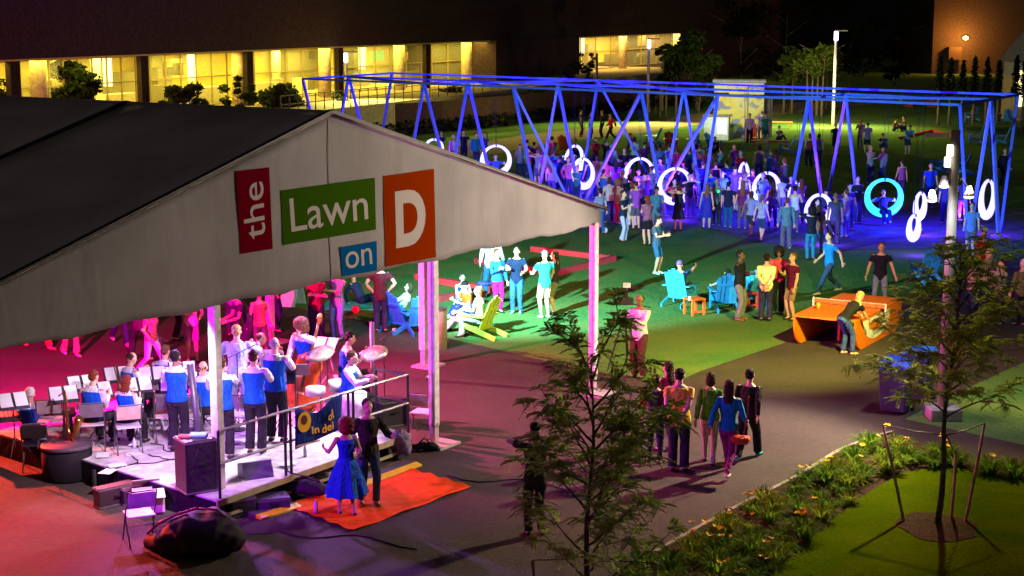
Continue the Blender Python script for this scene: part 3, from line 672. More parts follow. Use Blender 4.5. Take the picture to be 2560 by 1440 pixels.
# ---------------------------------------------------------------- lamp posts
def lamp_post(u, dep, vtop, label, on=True, arm=0, glow=(.85, .85, 1.0), pw=1500, tgt=None):
    p = V((AT(u, 200, dep).x, dep, 0)); ht = CH - (vtop - 29) * dep / FPX
    t = empty('lamp_post', p, 0, label, 'lamp post', 'lamp posts around the lawn')
    MB().tube([(0, 0, 0), (0, 0, ht)], [.12, .09], 12).build('pole', M((.38, .36, .42), .5, 'metal'), t, True)
    MB().box((.35, 0, ht + .02), (.9, .12, .08)).build('arm', M((.08, .08, .09), .5, 'metal'), t)
    MB().box((.0, -.12, ht - .35), (.26, .30, .62)).build('lamp_head', M(glow, .4, 'lamp', emit=3.0) if on else M((.1, .1, .11), .5, 'metal'), t, bevel=.04)
    if on: spot(p + V((0, -1.1, ht - .2)), tgt or (p + V((0, -14, -ht))), pw, (1, .92, .22), 120, .8, .15)
    return t
lamp_post(866, 108, 128, 'grey lamp post with a white lit head above the swing frame, at the left', pw=9000, tgt=(AT(1150, 300, 100).x, 96, 0))
lamp_post(1621, 118, 96, 'grey lamp post with lit head in front of the orange bay', pw=14000, tgt=(AT(1560, 300, 110).x, 104, 0))
lamp_post(2086, 112, 76, 'tall lamp post with a bright head beside the lit grove', pw=7500, tgt=(AT(2000, 250, 120).x, 108, 0))
spot(V((AT(2040, 200, 112).x, 108, .4)), (AT(2030, 120, 122).x, 122, 3), 3500, (1, .9, .3), 100, .8, .1)
spot(V((AT(1940, 200, 100).x, 104, 5.5)), (AT(2180, 235, 118).x, 124, 0), 10000, (1, .86, .38), 100, .8, .2)
pd = empty('flag_pole', V((AT(1492, 200, 118).x, 118, 0)), 0, 'thin dark pole standing before the solid part of the building', 'pole')
MB().tube([(0, 0, 0), (0, 0, CH - 101 * 118 / FPX)], [.10, .08], 8).build('shaft', M((.04, .04, .08), .5, 'metal'), pd)

# ---------------------------------------------------------------- projection kiosk and cabinet
def mural():
    m = bpy.data.materials.new('mural'); m.use_nodes = True; n = m.node_tree.nodes; L = m.node_tree.links; b = n['Principled BSDF']; b.inputs['Roughness'].default_value = .7
    tc = n.new('ShaderNodeTexCoord'); nz = n.new('ShaderNodeTexNoise'); nz.inputs['Scale'].default_value = .75; nz.inputs['Detail'].default_value = 5; nz.inputs['Distortion'].default_value = 1.2
    mp = n.new('ShaderNodeMapping'); mp.inputs['Location'].default_value = (.9, 0, 1.4); L.new(tc.outputs['Object'], mp.inputs['Vector']); L.new(mp.outputs[0], nz.inputs['Vector'])
    cr = n.new('ShaderNodeValToRGB'); e = cr.color_ramp.elements; e[0].position = .44; e[0].color = (.30, .33, .48, 1); e[1].position = .48; e[1].color = (.80, .74, .12, 1)
    x = e.new(.62); x.color = (.80, .78, .35, 1); x = e.new(.66); x.color = (.42, .42, .34, 1)
    L.new(nz.outputs['Fac'], cr.inputs[0]); L.new(cr.outputs[0], b.inputs['Base Color']); return m
kp = G(1845, 344); ks = empty('mural_kiosk', kp, R(-8), 'tall white kiosk with a yellow blotched mural on the far lawn', 'kiosk')
MB().box((0, .9, 1.7), (3.1, 1.8, 3.4)).build('body', mural(), ks)
MB().box((0, .9, 3.5), (3.3, 2.0, .14)).build('roof_slab', M((.30, .34, .5), .6, 'metal'), ks)
MB().box((1.85, .9, 1.25), (.5, .8, 2.5)).build('side_post', M((.12, .10, .08), .8, 'stone'), ks)
MB().box((.55, -.03, 1.6), (.06, .05, 3.3)).build('seam', M((.2, .2, .22), .7, 'metal'), ks)
spot(kp + V((-3, -7, 3.5)), kp + V((0, 0, 1.6)), 1700, (1, .95, .6), 60, .6, .2)
kp2 = G(1790, 352); kc = empty('cold_cabinet', kp2, R(-14), 'pale glazed drinks cabinet standing before the mural kiosk', 'cabinet')
MB().box((0, .4, .75), (1.5, .8, 1.45)).build('body', M((.45, .55, .55), .4, 'metal'), kc, bevel=.03)
MB().box((.35, -.02, .85), (.6, .04, .9)).build('door', M((.85, .9, 1.0), .3, 'lamp', emit=.25), kc)
MB().box((0, .4, 1.52), (1.7, .95, .08)).build('top', M((.12, .12, .12), .5, 'metal'), kc)
# ================================================================ TENT
TR = G(1503, 562, 3.5); TL0 = G(0, 878, 3.5)
d1 = (TR - TL0); d1.z = 0; d1.normalize(); d2 = V((-d1.y, d1.x, 0)); dn = -d2   # d1 along the gable to the right, d2 towards the back, dn out of the gable
HALF = 8.45
def TP(s, z, o=0.0): return TR - d1 * s + V((0, 0, z - TR.z)) + dn * o       # s metres left of the right corner
def TG(u, v, o=0.0):
    "point of the gable plane seen at a pixel"
    a = G(u, v, 0); c = V((0, 0, CH)); d = a - c; t = (TR + dn * o - c).dot(dn) / d.dot(dn); return c + d * t
APEX = 6.17
tent = empty('event_tent', TP(HALF, 0), 0, 'large white gable ended event tent with a dark grey roof and coloured lettering', 'tent'); tb = tent.location.copy()
loc = lambda p: V(p) - tb
canvas = M((.31, .295, .305), .75, 'canvas').copy()
_n = canvas.node_tree.nodes; _L = canvas.node_tree.links; _b = _n['Principled BSDF']; _src = _b.inputs['Base Color'].links[0].from_socket
_tc = _n.new('ShaderNodeTexCoord'); _mp = _n.new('ShaderNodeMapping'); _mp.inputs['Scale'].default_value = (2.2, 2.2, .35); _nz = _n.new('ShaderNodeTexNoise'); _nz.inputs['Scale'].default_value = 1.6; _nz.inputs['Detail'].default_value = 8; _nz.inputs['Roughness'].default_value = .7
_L.new(_tc.outputs['Object'], _mp.inputs['Vector']); _L.new(_mp.outputs[0], _nz.inputs['Vector']); _mr = _n.new('ShaderNodeMapRange'); _mr.inputs[1].default_value = .5; _mr.inputs[2].default_value = .85; _mr.inputs[4].default_value = .6
_L.new(_nz.outputs['Fac'], _mr.inputs[0]); _mx = _n.new('ShaderNodeMix'); _mx.data_type = 'RGBA'; _L.new(_mr.outputs[0], _mx.inputs['Factor']); _L.new(_src, _mx.inputs['A']); _mx.inputs['B'].default_value = (.20, .185, .18, 1); _L.new(_mx.outputs['Result'], _b.inputs['Base Color']); roofm = M((.42, .37, .35), .8, 'canvas')
g = MB(); W2 = 2 * HALF
# gable sheet as a fine grid so its bottom edge can sag between the posts
NX, NZ = 60, 14
def gz(s): return (3.80 + (APEX - 3.80) * (1 - abs(s - HALF) / HALF))
vs = []; fs = []
for i in range(NX + 1):
    s = W2 * i / NX; top = gz(s); bot = 3.5 + .03 * math.sin(s * 3.1) + .012 * math.sin(s * 9)
    for j in range(NZ + 1):
        z = bot + (top - bot) * j / NZ; vs.append(loc(TP(s, z, .006 * math.sin(s * 2.2 + z) + .003 * math.sin(z * 5 + s))))
for i in range(NX):
    for j in range(NZ):
        a = i * (NZ + 1) + j; fs.append((a, a + 1, a + NZ + 2, a + NZ + 1))
gable = g.add(vs, fs).build('gable', canvas, tent, True)
so = gable.modifiers.new('s', 'SOLIDIFY'); so.thickness = .01
st_ = MB()
for s in (HALF,): st_.beam(loc(TP(s, 3.52, .012)), loc(TP(s, APEX - .05, .012)), .022, .004, up=dn)
st_.build('zip_seam', M((.30, .285, .29), .7, 'canvas'), tent)
NB = 3; BL = 4.6
for side, nm in ((0, 'right'), (1, 'left')):
    r = MB(); N = 8
    for b in range(NB):
        vs = []; fs = []; n = 7
        for i in range(n + 1):
            o = .12 if (b == 0 and i == 0) else 0
            oo = -(b * BL + BL * i / n) + o
            for j in range(N + 1):
                t = j / N; s = HALF - (HALF + .12) * t if side == 0 else HALF + (HALF + .12) * t
                sag = -.07 * math.sin(math.pi * i / n) * math.sin(math.pi * t)
                vs.append(loc(TP(s, APEX + .04 - (APEX - 3.78) * t + sag, oo)))
        for i in range(n):
            for j in range(N):
                a = i * (N + 1) + j; fs.append((a, a + 1, a + N + 2, a + N + 1))
        rr = MB().add(vs, fs).build('roof_panel', roofm, tent, True); rr.modifiers.new('s', 'SOLIDIFY').thickness = .012
for b in range(NB + 1):
    f = MB(); o = -b * BL + (.06 if b == 0 else 0)
    for s0, s1 in ((HALF, -.1), (HALF, W2 + .1)): f.beam(loc(TP(s0, APEX + .07, o)), loc(TP(s1, 3.82, o)), .10, .06)
    f.build('rafter', M((.03, .028, .027), .6, 'metal'), tent)
for b in range(NB):
    for q_ in (.33, .66):
        o = -(b + q_) * BL; f = MB(); f.beam(loc(TP(HALF - .1, APEX - .045 + .02, o)), loc(TP(0, 3.775, o)), .05, .012); f.beam(loc(TP(HALF + .1, APEX - .045 + .02, o)), loc(TP(W2, 3.775, o)), .05, .012); f.build('roof_seam', M((.20, .17, .165), .8, 'canvas'), tent)
MB().beam(loc(TP(HALF, APEX + .06, .1)), loc(TP(HALF, APEX + .06, -NB * BL)), .10, .05).build('ridge', roofm, tent)
# valance along the right eave
for b in range(NB):
    MB().beam(loc(TP(0, 3.62, -b * BL)), loc(TP(0, 3.62, -(b + 1) * BL)), .012, .32).build('valance', canvas, tent)
postm = M((.72, .68, .66), .45, 'metal')
def tpost(s, o, base=True, w=.20):
    p = loc(TP(s, 0, o)); m = MB(); rot = Matrix(((d1.x, dn.x, 0), (d1.y, dn.y, 0), (0, 0, 1)))
    m.box(p + V((0, 0, 1.98)), (w, w, 3.2), rot)
    for a in (-1, 1): m.box(p + V((0, 0, 1.98)) + d1 * (a * w * .5), (.02, w * .35, 3.2), rot)
    q = m.build('post', postm, tent, bevel=.01)
    b = MB(); b.box(p + V((0, 0, .03)) + dn * .12, (.62, .50, .05), rot); b.box(p + V((0, 0, .20)), (.12, .12, .34), rot); b.tube([p + V((0, 0, .36)), p + V((0, 0, .42))], .09, 8)
    b.build('base_plate', M((.40, .34, .33), .6, 'metal'), q)
for pu, pv in ((1482, 985), (1086, 1112), (551, 1282)):
    a = G(pu, pv); e_ = V((a.x, a.y, 3.5)) - TR; tpost(-e_.dot(d1), e_.dot(dn), w=.145)
for b in (1, 2): tpost(.12, -BL * b + .1, w=.16)
tpost(W2 - .12, -.12)
# lettering on the gable: coloured blocks and letters lie on the sheet at their real place
def gquad(name, px, mat, o):
    q = [loc(TG(u, v, o)) for u, v in px]
    m = MB(); N = 6
    vs = [q[0].lerp(q[1], i / N).lerp(q[3].lerp(q[2], i / N), j / N) for j in range(N + 1) for i in range(N + 1)]
    fs = [(j * (N + 1) + i, j * (N + 1) + i + 1, (j + 1) * (N + 1) + i + 1, (j + 1) * (N + 1) + i) for j in range(N) for i in range(N)]
    return m.add(vs, fs).build(name, mat, tent)
def letters(txt, quad, mat, parent, place, bold=0.0, split=True, sx=1.0, name='letter'):
    "each letter a mesh of its own, fitted into the quad bl, br, tr, tl given in the pixel plane of place()"
    cu = bpy.data.curves.new('t', 'FONT'); cu.body = txt; cu.offset = bold; cu.resolution_u = 5; cu.space_character = sx
    o = bpy.data.objects.new('t', cu); col.objects.link(o); dg = bpy.context.evaluated_depsgraph_get(); dg.update()
    me = bpy.data.meshes.new_from_object(o.evaluated_get(dg)); bpy.data.objects.remove(o)
    xs = [v.co.x for v in me.vertices]; ys = [v.co.y for v in me.vertices]; x0, x1, y0, y1 = min(xs), max(xs), min(ys), max(ys)
    # split into islands
    par = list(range(len(me.vertices)))
    def fd(a):
        while par[a] != a: par[a] = par[par[a]]; a = par[a]
        return a
    for e in me.edges: par[fd(e.vertices[0])] = fd(e.vertices[1])
    isl = {}
    for p in me.polygons: isl.setdefault(fd(p.vertices[0]), []).append(tuple(p.vertices))
    for k_, fs in isl.items():
        ids = sorted({i for f in fs for i in f}); mp = {i: n for n, i in enumerate(ids)}; vs = []
        for i in ids:
            a = (me.vertices[i].co.x - x0) / (x1 - x0); b = (me.vertices[i].co.y - y0) / (y1 - y0)
            bl_, br, tr_, tl = [V((q[0], q[1])) for q in quad]; pt = bl_.lerp(br, a).lerp(tl.lerp(tr_, a), b); vs.append(place(pt.x, pt.y))
        MB().add(vs, [tuple(mp[i] for i in f) for f in fs]).build(name, mat, parent)
white = M((.50, .46, .45), .7, 'print'); PL = lambda o: (lambda u, v: loc(TG(u, v, o)))
gquad('red_block', [(602, 635), (682, 622), (673, 418), (590, 428)], M((.15, .001, .010), .7, 'print'), .016)
gquad('green_block', [(708, 613), (940, 574), (937, 444), (702, 476)], M((.035, .095, .004), .7, 'print'), .016)
gquad('blue_block', [(856, 691), (943, 676), (942, 602), (850, 618)], M((.002, .095, .28), .7, 'print'), .016)
gquad('orange_block', [(964, 667), (1090, 643), (1085, 422), (958, 440)], M((.25, .026, .001), .7, 'print'), .016)
letters('the', [(664, 592), (658, 452), (606, 462), (612, 603)], white, tent, PL(.020), .004)
letters('Lawn', [(729, 581), (921, 548), (917, 468), (723, 497)], white, tent, PL(.020), .004)
letters('on', [(865, 674), (931, 660), (929, 618), (863, 632)], white, tent, PL(.020), .002)
letters('D', [(991, 621), (1065, 607), (1063, 468), (987, 479)], white, tent, PL(.020), .045)

# ================================================================ STAGE
SZ = .40
SA = G(540, 1252, SZ); SB = G(1024, 1083, SZ)
s1 = (SB - SA); s1.z = 0; SL = s1.length; s1.normalize(); s2 = V((-s1.y, s1.x, 0))
skv = (G(230, 1156, SZ) - SA); skv.z = 0; skv.normalize(); KX, KY = skv.dot(s1), skv.dot(s2)
def sq(x0, x1, y0, y1): return [(x + y * KX / KY, y) for x, y in ((x0, y0), (x1, y0), (x1, y1), (x0, y1))]
SA0 = SA - V((0, 0, SZ))
stage = empty('stage', SA0, math.atan2(s1.y, s1.x), 'low white topped stage platform with a black skirt where the band plays', 'stage')
MB().prism(sq(0, SL, 0, 6.2), SZ - .08, SZ).build('deck', M((.60, .56, .58), .7, 'stone'), stage)
MB().prism(sq(-.03, -.004, 0, 6.2), .01, SZ - .02).build('skirt', M((.015, .013, .018), .9, 'cloth'), stage)
dk = MB()
dk.beam((0, -.018, SZ - .05), (SL, -.018, SZ - .05), .03, .10)
dk.beam((0, -.02, .12), (SL, -.02, .12), .03, .05)
dk.build('edge_rail', M((.42, .36, .22), .4, 'metal'), stage)
for x in (.3, 1.6, 3.1, SL - .2):
    for y in (.15, 3.1): MB().beam((x, y, 0), (x, y, SZ - .09), .05).build('leg', M((.05, .05, .05), .5, 'metal'), stage)
MB().box((SL - .9, .12, SZ + .005), (1.8, .24, .01)).build('mat', M((.03, .03, .03), .8, 'cloth'), stage) if False else None
blackm = M((.02, .02, .022), .45, 'metal')
rail = empty('stage_railing', SA, stage.rotation_euler.z, 'black tubular guard rail along the front edge of the stage', 'railing')
m = MB()
for z in (.55, 1.07): m.tube([(.12, .03, z), (SL, .03, z)], .024, 8)
m.build('rails', M((.16, .13, .17), .35, 'metal'), rail)
for x in (.12, 1.62, 1.75, 3.2, 3.33, SL): MB().tube([(x, .03, .0), (x, .03, 1.07)], .024, 8).build('upright', blackm, rail)
m = MB()
for z in (.55, 1.07): m.tube([(SL, .03, z), (SL, .75, z)], .024, 8)
m.tube([(SL, .75, 0), (SL, .75, 1.07)], .024, 8); m.build('end_rail', blackm, rail)
# speaker-like tall poles holding lights (truss poles) under the tent
def light_pole(u, v, label, h=3.4, w=.13, mat=None, z=0, lean=0):
    p = G(u, v, z); t = empty('lighting_pole', p, 0, label, 'lighting pole')
    MB().tube([(0, 0, 0), (lean, 0, h)], w / 2, 10).build('pole', mat or M((.05, .04, .07), .4, 'metal'), t, True)
    MB().lathe([(.26, 0), (.26, .02), (.05, .04)], 16).build('foot', blackm, t)
    return t
light_pole(516, 1222, 'dark lighting pole beside the white tent post at the stage corner', 2.12, .12, lean=-.2)
light_pole(934, 1062, 'slim grey lighting pole behind the stage railing end', 2.0, .09, M((.30, .2, .26), .4, 'metal'))
# banner hung on the railing
def BP(u, v, o=0.0):
    a = G(u, v, 0); c = V((0, 0, CH)); d = a - c; n_ = -s2; t = (SA + n_ * (.06 + o) - c).dot(n_) / d.dot(n_); return c + d * t
ban = empty('banner', BP(795, 1060), 0, 'blue banner with a gold emblem and gold lettering hung sagging on the stage rail', 'banner'); bo_ = ban.location.copy()
vs = []; fs = []; NX = 20; NY = 10
for i in range(NX + 1):
    t = i / NX; u = 738 + 116 * t; top = 1022 + (985 - 1022) * t + 26 * math.sin(math.pi * min(1, t * 1.1)) ** 2; bot = 1124 + (1072 - 1124) * t
    for j in range(NY + 1): vs.append(BP(u, bot + (top - bot) * j / NY, .02 + .03 * math.sin(t * 9 + j * .15)) - bo_)
for i in range(NX):
    for j in range(NY):
        a = i * (NY + 1) + j; fs.append((a, a + NY + 1, a + NY + 2, a + 1))
q = MB().add(vs, fs).build('cloth', M((.006, .025, .20), .8, 'cloth'), ban, True); q.modifiers.new('s', 'SOLIDIFY').thickness = .006
gold = M((.75, .45, .04), .5, 'print')
def disc(px, py, rx, ry, sl): return [BP(px + rx * math.cos(a), py + ry * math.sin(a) + sl * rx * math.cos(a), .075) - bo_ for a in [2 * math.pi * i / 20 for i in range(20)]]
MB().add(disc(761, 1055, 17, 26, -.2), [tuple(range(20))]).build('emblem', gold, ban)
MB().add([p + dn * .006 for p in disc(760, 1050, 8, 12, -.2)], [tuple(range(20))]).build('emblem_figure', M((.12, .05, .05), .6, 'print'), ban)
PB = lambda u, v: BP(u, v, .08) - bo_
letters('In', [(781, 1086), (799, 1081), (797, 1062), (779, 1066)], gold, ban, PB, .02)
letters('dei', [(806, 1085), (835, 1072), (833, 1052), (804, 1064)], gold, ban, PB, .02)
letters('of', [(822, 1054), (838, 1042), (832, 1022), (820, 1034)], gold, ban, PB, .02)
MB().add([PB(741, 1114), PB(800, 1098), PB(800, 1103), PB(741, 1119)], [(0, 1, 2, 3)]).build('small_print', M((.45, .35, .3), .6, 'print'), ban)

# red floor mat and cable ramps
cr = GP([(716, 1268), (884, 1332), (1179, 1220), (1018, 1173)])
vs = []; fs = []; n_ = 24
for i in range(n_ + 1):
    for j in range(n_ + 1):
        p = cr[0].lerp(cr[1], i / n_).lerp(cr[3].lerp(cr[2], i / n_), j / n_); e_ = max(0, .06 - min(i, j, n_ - i, n_ - j) / n_) * .25; vs.append((p.x, p.y, .022 + e_ * (1 + math.sin(i * 1.1 + j * .7)) + .004 * math.sin(i * .9) * math.sin(j * .6)))
for i in range(n_):
    for j in range(n_): a = i * (n_ + 1) + j; fs.append((a, a + n_ + 1, a + n_ + 2, a + 1))
rug = MB().add(vs, fs).build('floor_mat', M((.92, .075, .004), .75, 'stone'), None, True)
tag(rug, 'bright red orange floor mat under the dancing couple', 'floor mat')
def ramp(a, b, label):
    a, b = G(*a), G(*b); d = (b - a).normalized(); r_ = V((d.y, -d.x, 0)); t = empty('cable_ramp', a, 0, label, 'cable ramp', 'cable ramps before the stage'); L_ = (b - a)
    def strip(o0, o1, z0, z1, nm, mat): MB().add([r_ * o0 + V((0, 0, .01)), r_ * o1 + V((0, 0, .01)), r_ * o1 + V((0, 0, z1)), r_ * o0 + V((0, 0, z0))] + [L_ + r_ * o0 + V((0, 0, .01)), L_ + r_ * o1 + V((0, 0, .01)), L_ + r_ * o1 + V((0, 0, z1)), L_ + r_ * o0 + V((0, 0, z0))], [(0, 1, 2, 3), (7, 6, 5, 4), (0, 4, 5, 1), (1, 5, 6, 2), (2, 6, 7, 3), (3, 7, 4, 0)]).build(nm, mat, t)
    yl = M((.80, .50, .01), .5, 'plastic')
    strip(.14, .27, .07, .035, 'yellow_lip', yl); strip(-.12, .138, .07, .07, 'lid', M((.07, .055, .065), .7, 'plastic')); strip(-.17, -.122, .05, .07, 'yellow_strip', yl)
ramp((625, 1293), (727, 1262), 'short yellow edged black cable ramp left of the red mat')
ramp((880, 1213), (1025, 1160), 'long yellow edged cable ramp touching the top corner of the red mat')

# ================================================================ SWING FRAME
TZ = 4.8
T_ = lambda u, v: G(u, v, TZ)
frame = empty('swing_frame', G(1603, 552), 0, 'long blue lit steel swing frame of slanting legs and parallel top beams', 'swing frame'); fb = frame.location.copy()
steel = M((.10, .15, .85), .6, 'paint')  # blue of the lamp light is put into the paint colour
def LV(u, v): return T_(u, v) - fb
nl = lambda u: (u, 197 + (u - 757) * (262 - 197) / (2400 - 757))
fl = lambda u: (u, 183 + (u - 980) * (237 - 183) / (2545 - 980))
ml = lambda u: (u, 192 + (u - 872) * (248 - 192) / (2478 - 872))
for a, b in ((nl(757), nl(2400)), (fl(980), fl(2545)), (ml(872), ml(2478)), (nl(757), fl(980)), (nl(2400), fl(2545)), (ml(872), nl(1060)), (nl(1060), fl(1495)), (fl(1495), nl(1795)), (ml(1395), nl(1603)), (nl(1795), ml(2478)), (nl(1283), ml(1170))):
    MB().beam(LV(*a), LV(*b), .085).build('beam', steel, frame)
LEGS = [(nl(757), (815, 455)), (ml(872), (822, 453)), (ml(872), (940, 453)), (fl(980), (940, 432)), (nl(1060), (1007, 505)), (nl(1060), (1133, 500)), (ml(1170), (1120, 488)), (ml(1170), (1235, 486)),
        (nl(1283), (1344, 520)), (nl(1283), (1428, 514)), (ml(1395), (1345, 495)), (ml(1395), (1452, 505)), (fl(1495), (1451, 484)), (fl(1495), (1640, 474)), (nl(1603), (1463, 503)), (nl(1603), (1664, 540)),
        (ml(1710), (1652, 520)), (ml(1710), (1757, 524)), (nl(1795), (1637, 512)), (nl(1795), (1752, 538)), (nl(2022), (1968, 545)), (nl(2022), (2056, 512)), (ml(2115), (2071, 484)), (ml(2115), (2147, 541)),
        (nl(2400), (2418, 577)), (ml(2478), (2428, 566)), (ml(2478), (2497, 601)), (fl(2545), (2499, 599))]
for t_, f_ in LEGS:
    a = LV(*t_); b = G(*f_) - fb; l = MB().beam(b, a, .10).build('leg', steel, frame)
    MB().box(b + V((0, 0, .015)), (.3, .3, .03)).build('foot_plate', M((.2, .2, .2), .6, 'metal'), l)
# blue and violet uplights at the feet
BL1 = (.05, .10, 1.0); VI = (.20, .03, 1.0)
for i, (u, v, c, pw) in enumerate([(980, 470, VI, 500), (1120, 470, BL1, 600), (1290, 500, VI, 650), (1400, 470, BL1, 650), (1560, 520, VI, 600), (1700, 520, VI, 600), (1850, 545, BL1, 550), (2000, 540, VI, 600), (2110, 525, VI, 500), (2300, 585, BL1, 600), (2400, 560, VI, 420), (1640, 455, (.05, .35, 1.0), 650)]):
    p = G(u, v); t = empty('uplight', p, 0, 'small %s floor uplight washing the swing frame %s' % (('violet', 'blue')[c[1] > .05], ['behind the tent edge at the left', 'left of the second ring swing', 'below the long slanting brace', 'by the two overlapping rings', 'before the left end of the crowd', 'by the raised arm swing rider', 'between the thin ring and the crowd', 'by the hidden ring swing', 'left of the cyan ring swing', 'near the edge-on ring swings', 'below the right end of the frame', 'behind the crowd centre'][i]), 'uplight', 'uplights at the swing frame')
    MB().lathe([(.12, 0), (.14, .05), (.10, .16)], 12).build('housing', blackm, t); MB().lathe([(.09, .162), (.09, .17)], 12).build('lens', M(c, .3, 'lamp', emit=6), t)
    spot(p + V((0, 0, .25)), p + V((.1, .6, 4.8)), pw * 4, c, 150, .6, .1)

# blue downlights added under the middle beam to colour the ground
for u in (1300, 1560, 1800, 2050, 2280):
    p = T_(*ml(u)) + V((0, 0, -.15)); t = empty('added_downlight', p, 0, {1300: 'added blue downlight under the frame beam above the first full ring', 1560: 'added blue downlight under the frame beam left of the large centre ring', 1800: 'added blue downlight under the frame beam above the crowd middle', 2050: 'added blue downlight under the frame beam above the small pair of legs', 2280: 'added blue downlight under the frame beam right above the cyan ring'}[u], 'lamp', 'added downlights under the swing frame')
    MB().box((0, 0, 0), (.7, .08, .08)).build('housing', blackm, t); MB().box((0, 0, -.045), (.62, .05, .01)).build('tube', M((.05, .1, 1.0), .4, 'lamp', emit=2), t)
    spot(p + V((0, 0, -.08)), p + V((.2, -1.2, -4.8)), 3600, (.02, .004, 1.0), 125, .9, .15)

# ring swings
glow = {'w': M((.36, .34, 1.0), .4, 'lamp', emit=2.7), 'c': M((.04, .62, 1.0), .4, 'lamp', emit=1.7)}
def ring_swing(u, vb, hpx, yaw, lab, kind='w', roll=0, zb=.5, rider=None, pw=210, wide=1.0):
    p = G(u, vb, zb); s = hpx * p.y / FPX / CP; p.z = 0
    t = empty('ring_swing', p, R(yaw), lab, 'swing', 'glowing ring swings'); r = s / 2 * .93; c = V((0, 0, zb + s / 2)); ring = MB()
    N = 40; pts = []; rad = []
    for i in range(N):
        a = -math.pi / 2 + 2 * math.pi * i / N; k_ = (1 - math.sin(a)) / 2
        rr = r - .02 + .02 * k_ - (.035 + .075 * k_) * .6; pts.append(c + V((rr * wide * math.cos(a + R(roll)), 0, rr * math.sin(a + R(roll)) + .01))); rad.append(.048 + .084 * k_)
    seg = []
    ring.tube(pts, rad, 10, 1.15, closed=True); ring.build('ring', glow[kind], t, True)
    top = c + V((0, 0, r - .02))
    MB().box(top + V((0, 0, 0)), (.05, .16, .10)).build('clamp', blackm, t)
    for s_ in (-1, 1): MB().tube([top, (s_ * .10, 0, TZ)], .008, 5).build('rope', M((.01, .01, .02), .7, 'cloth'), t)
    bulb(p + V((0, -.7, .35)), pw * 1.2, (.10, .015, 1.0) if kind == 'w' else (.0, .01, 1.0), .35)
    if rider:
        kw = dict(rider); kw.setdefault('pose', 'swing')
        person(p=p + V((0, 0, zb + .16 - .44)), h=1.68, face=yaw, **kw)
ring_swing(1085, 396, 50, 20, 'glowing ring swing mostly hidden behind the tent gable at the far left', roll=10)
ring_swing(1240, 441, 80, 12, 'glowing white ring swing just above the tent edge with a curled rider', rider=dict(label='person in dark blue curled inside the leftmost full ring swing', top='tee', tc=(.05, .10, .40), bot='shorts', bc=(.05, .05, .2)))
ring_swing(1436, 443, 82, 52, 'tilted narrow ring swing hanging highest, left of another overlapping ring', roll=12, rider=dict(label='person in violet seated in the higher of two overlapping rings', top='tee', tc=(.35, .05, .5), hair='long'))
ring_swing(1458, 473, 80, -50, 'narrow ring swing overlapping the one up left of it', roll=-10)
ring_swing(1598, 484, 92, 28, 'large ring swing held by a person with arms folded on top', roll=-14, rider=dict(label='person in pale top seated in the large left centre ring swing', top='long', tc=(.55, .45, .70), hair='short'))
ring_swing(1687, 512, 95, 16, 'ring swing whose rider in red raises an arm', roll=8, rider=dict(label='person in red shirt riding a ring swing with an arm raised', top='tee', tc=(.60, .03, .06), hair='short', pose='swing'))
ring_swing(1858, 476, 72, 62, 'thin edge-turned ring swing dimmer than its neighbours', pw=90, rider=dict(label='person in pink sitting in the thin dim ring swing', top='tank', tc=(.5, .08, .3), hair='bob'))
ring_swing(1915, 510, 82, 24, 'ring swing behind two girls walking in pale tops', roll=6, rider=dict(label='person in blue sitting in the ring behind the two walking girls', top='tee', tc=(.06, .08, .5)))
ring_swing(1990, 512, 56, 40, 'small ring swing half hidden by a rider in purple', roll=-12, rider=dict(label='person in purple leaning inside the half hidden ring swing', top='tank', tc=(.4, .05, .5), hair='long'))
ring_swing(2045, 570, 88, 28, 'ring swing nearest the man in the blue shirt', roll=8, rider=dict(label='person with a bent arm seated in the ring above the man in blue', top='tee', tc=(.2, .04, .4)))
ring_swing(2208, 542, 98, 2, 'full round cyan ring swing facing the camera', 'c', rider=dict(label='person in dark clothes sitting in the round cyan ring', top='tee', tc=(.05, .03, .18), bot='trousers', bc=(.02, .02, .10)), pw=150)
ring_swing(2299, 548, 70, 54, 'edge-on ring swing above another edge-on ring', pw=140)
ring_swing(2283, 602, 68, 52, 'lower edge-on ring swing right of the cyan ring', pw=140, zb=.4)
ring_swing(2466, 548, 102, 54, 'edge-on ring swing at the right end of the frame', roll=-6, pw=170)

# ================================================================ RIGHT LAMP POST
lpb = G(2356, 1045); ps = empty('floodlight_post', lpb, 0, 'tall pale floodlight post behind the staked tree, with lamps and a small sign', 'lamp post')
MB().tube([(0, 0, .1), (0, 0, 5.60)], [.115, .085], 14).build('pole', M((.30, .28, .22), .6, 'paint'), ps, True)
MB().box((0, 0, .12), (.62, .62, .24)).build('base', M((.42, .40, .42), .7, 'stone'), ps, bevel=.03)
for z, x, s_ in ((5.22, -.06, .22), (5.0, -.10, .2)): MB().box((x - .06, -.10, z), (.11, .10, s_)).build('lamp_head', M((1, .92, .75), .4, 'lamp', emit=3), ps, bevel=.02)
for a, b in ((-.42, 4.35), (.28, 4.42), (-.20, 4.62)):
    MB().tube([(0, 0, b + .15), (a * .5, -.05, b + .25), (a, -.08, b + .05)], .025, 6).build('bracket', blackm, ps); MB().lathe([(.04, .12), (.10, -.04), (.09, -.08)], 12, (a, -.08, b)).build('lamp_shade', M((.80, .78, .72), .4, 'metal'), ps, True)
    MB().ell((a, -.08, b - .08), (.10, .10, .04)).build('bulb', M((1, .93, .8), .4, 'lamp', emit=2.5), ps)
MB().box((-.35, 0, 5.50), (.45, .04, .08)).build('sign_arm', M((.30, .28, .26), .6, 'paint'), ps)
bulb(lpb + V((-.6, -.7, 4.25)), 7, (1, .9, .7), .1)

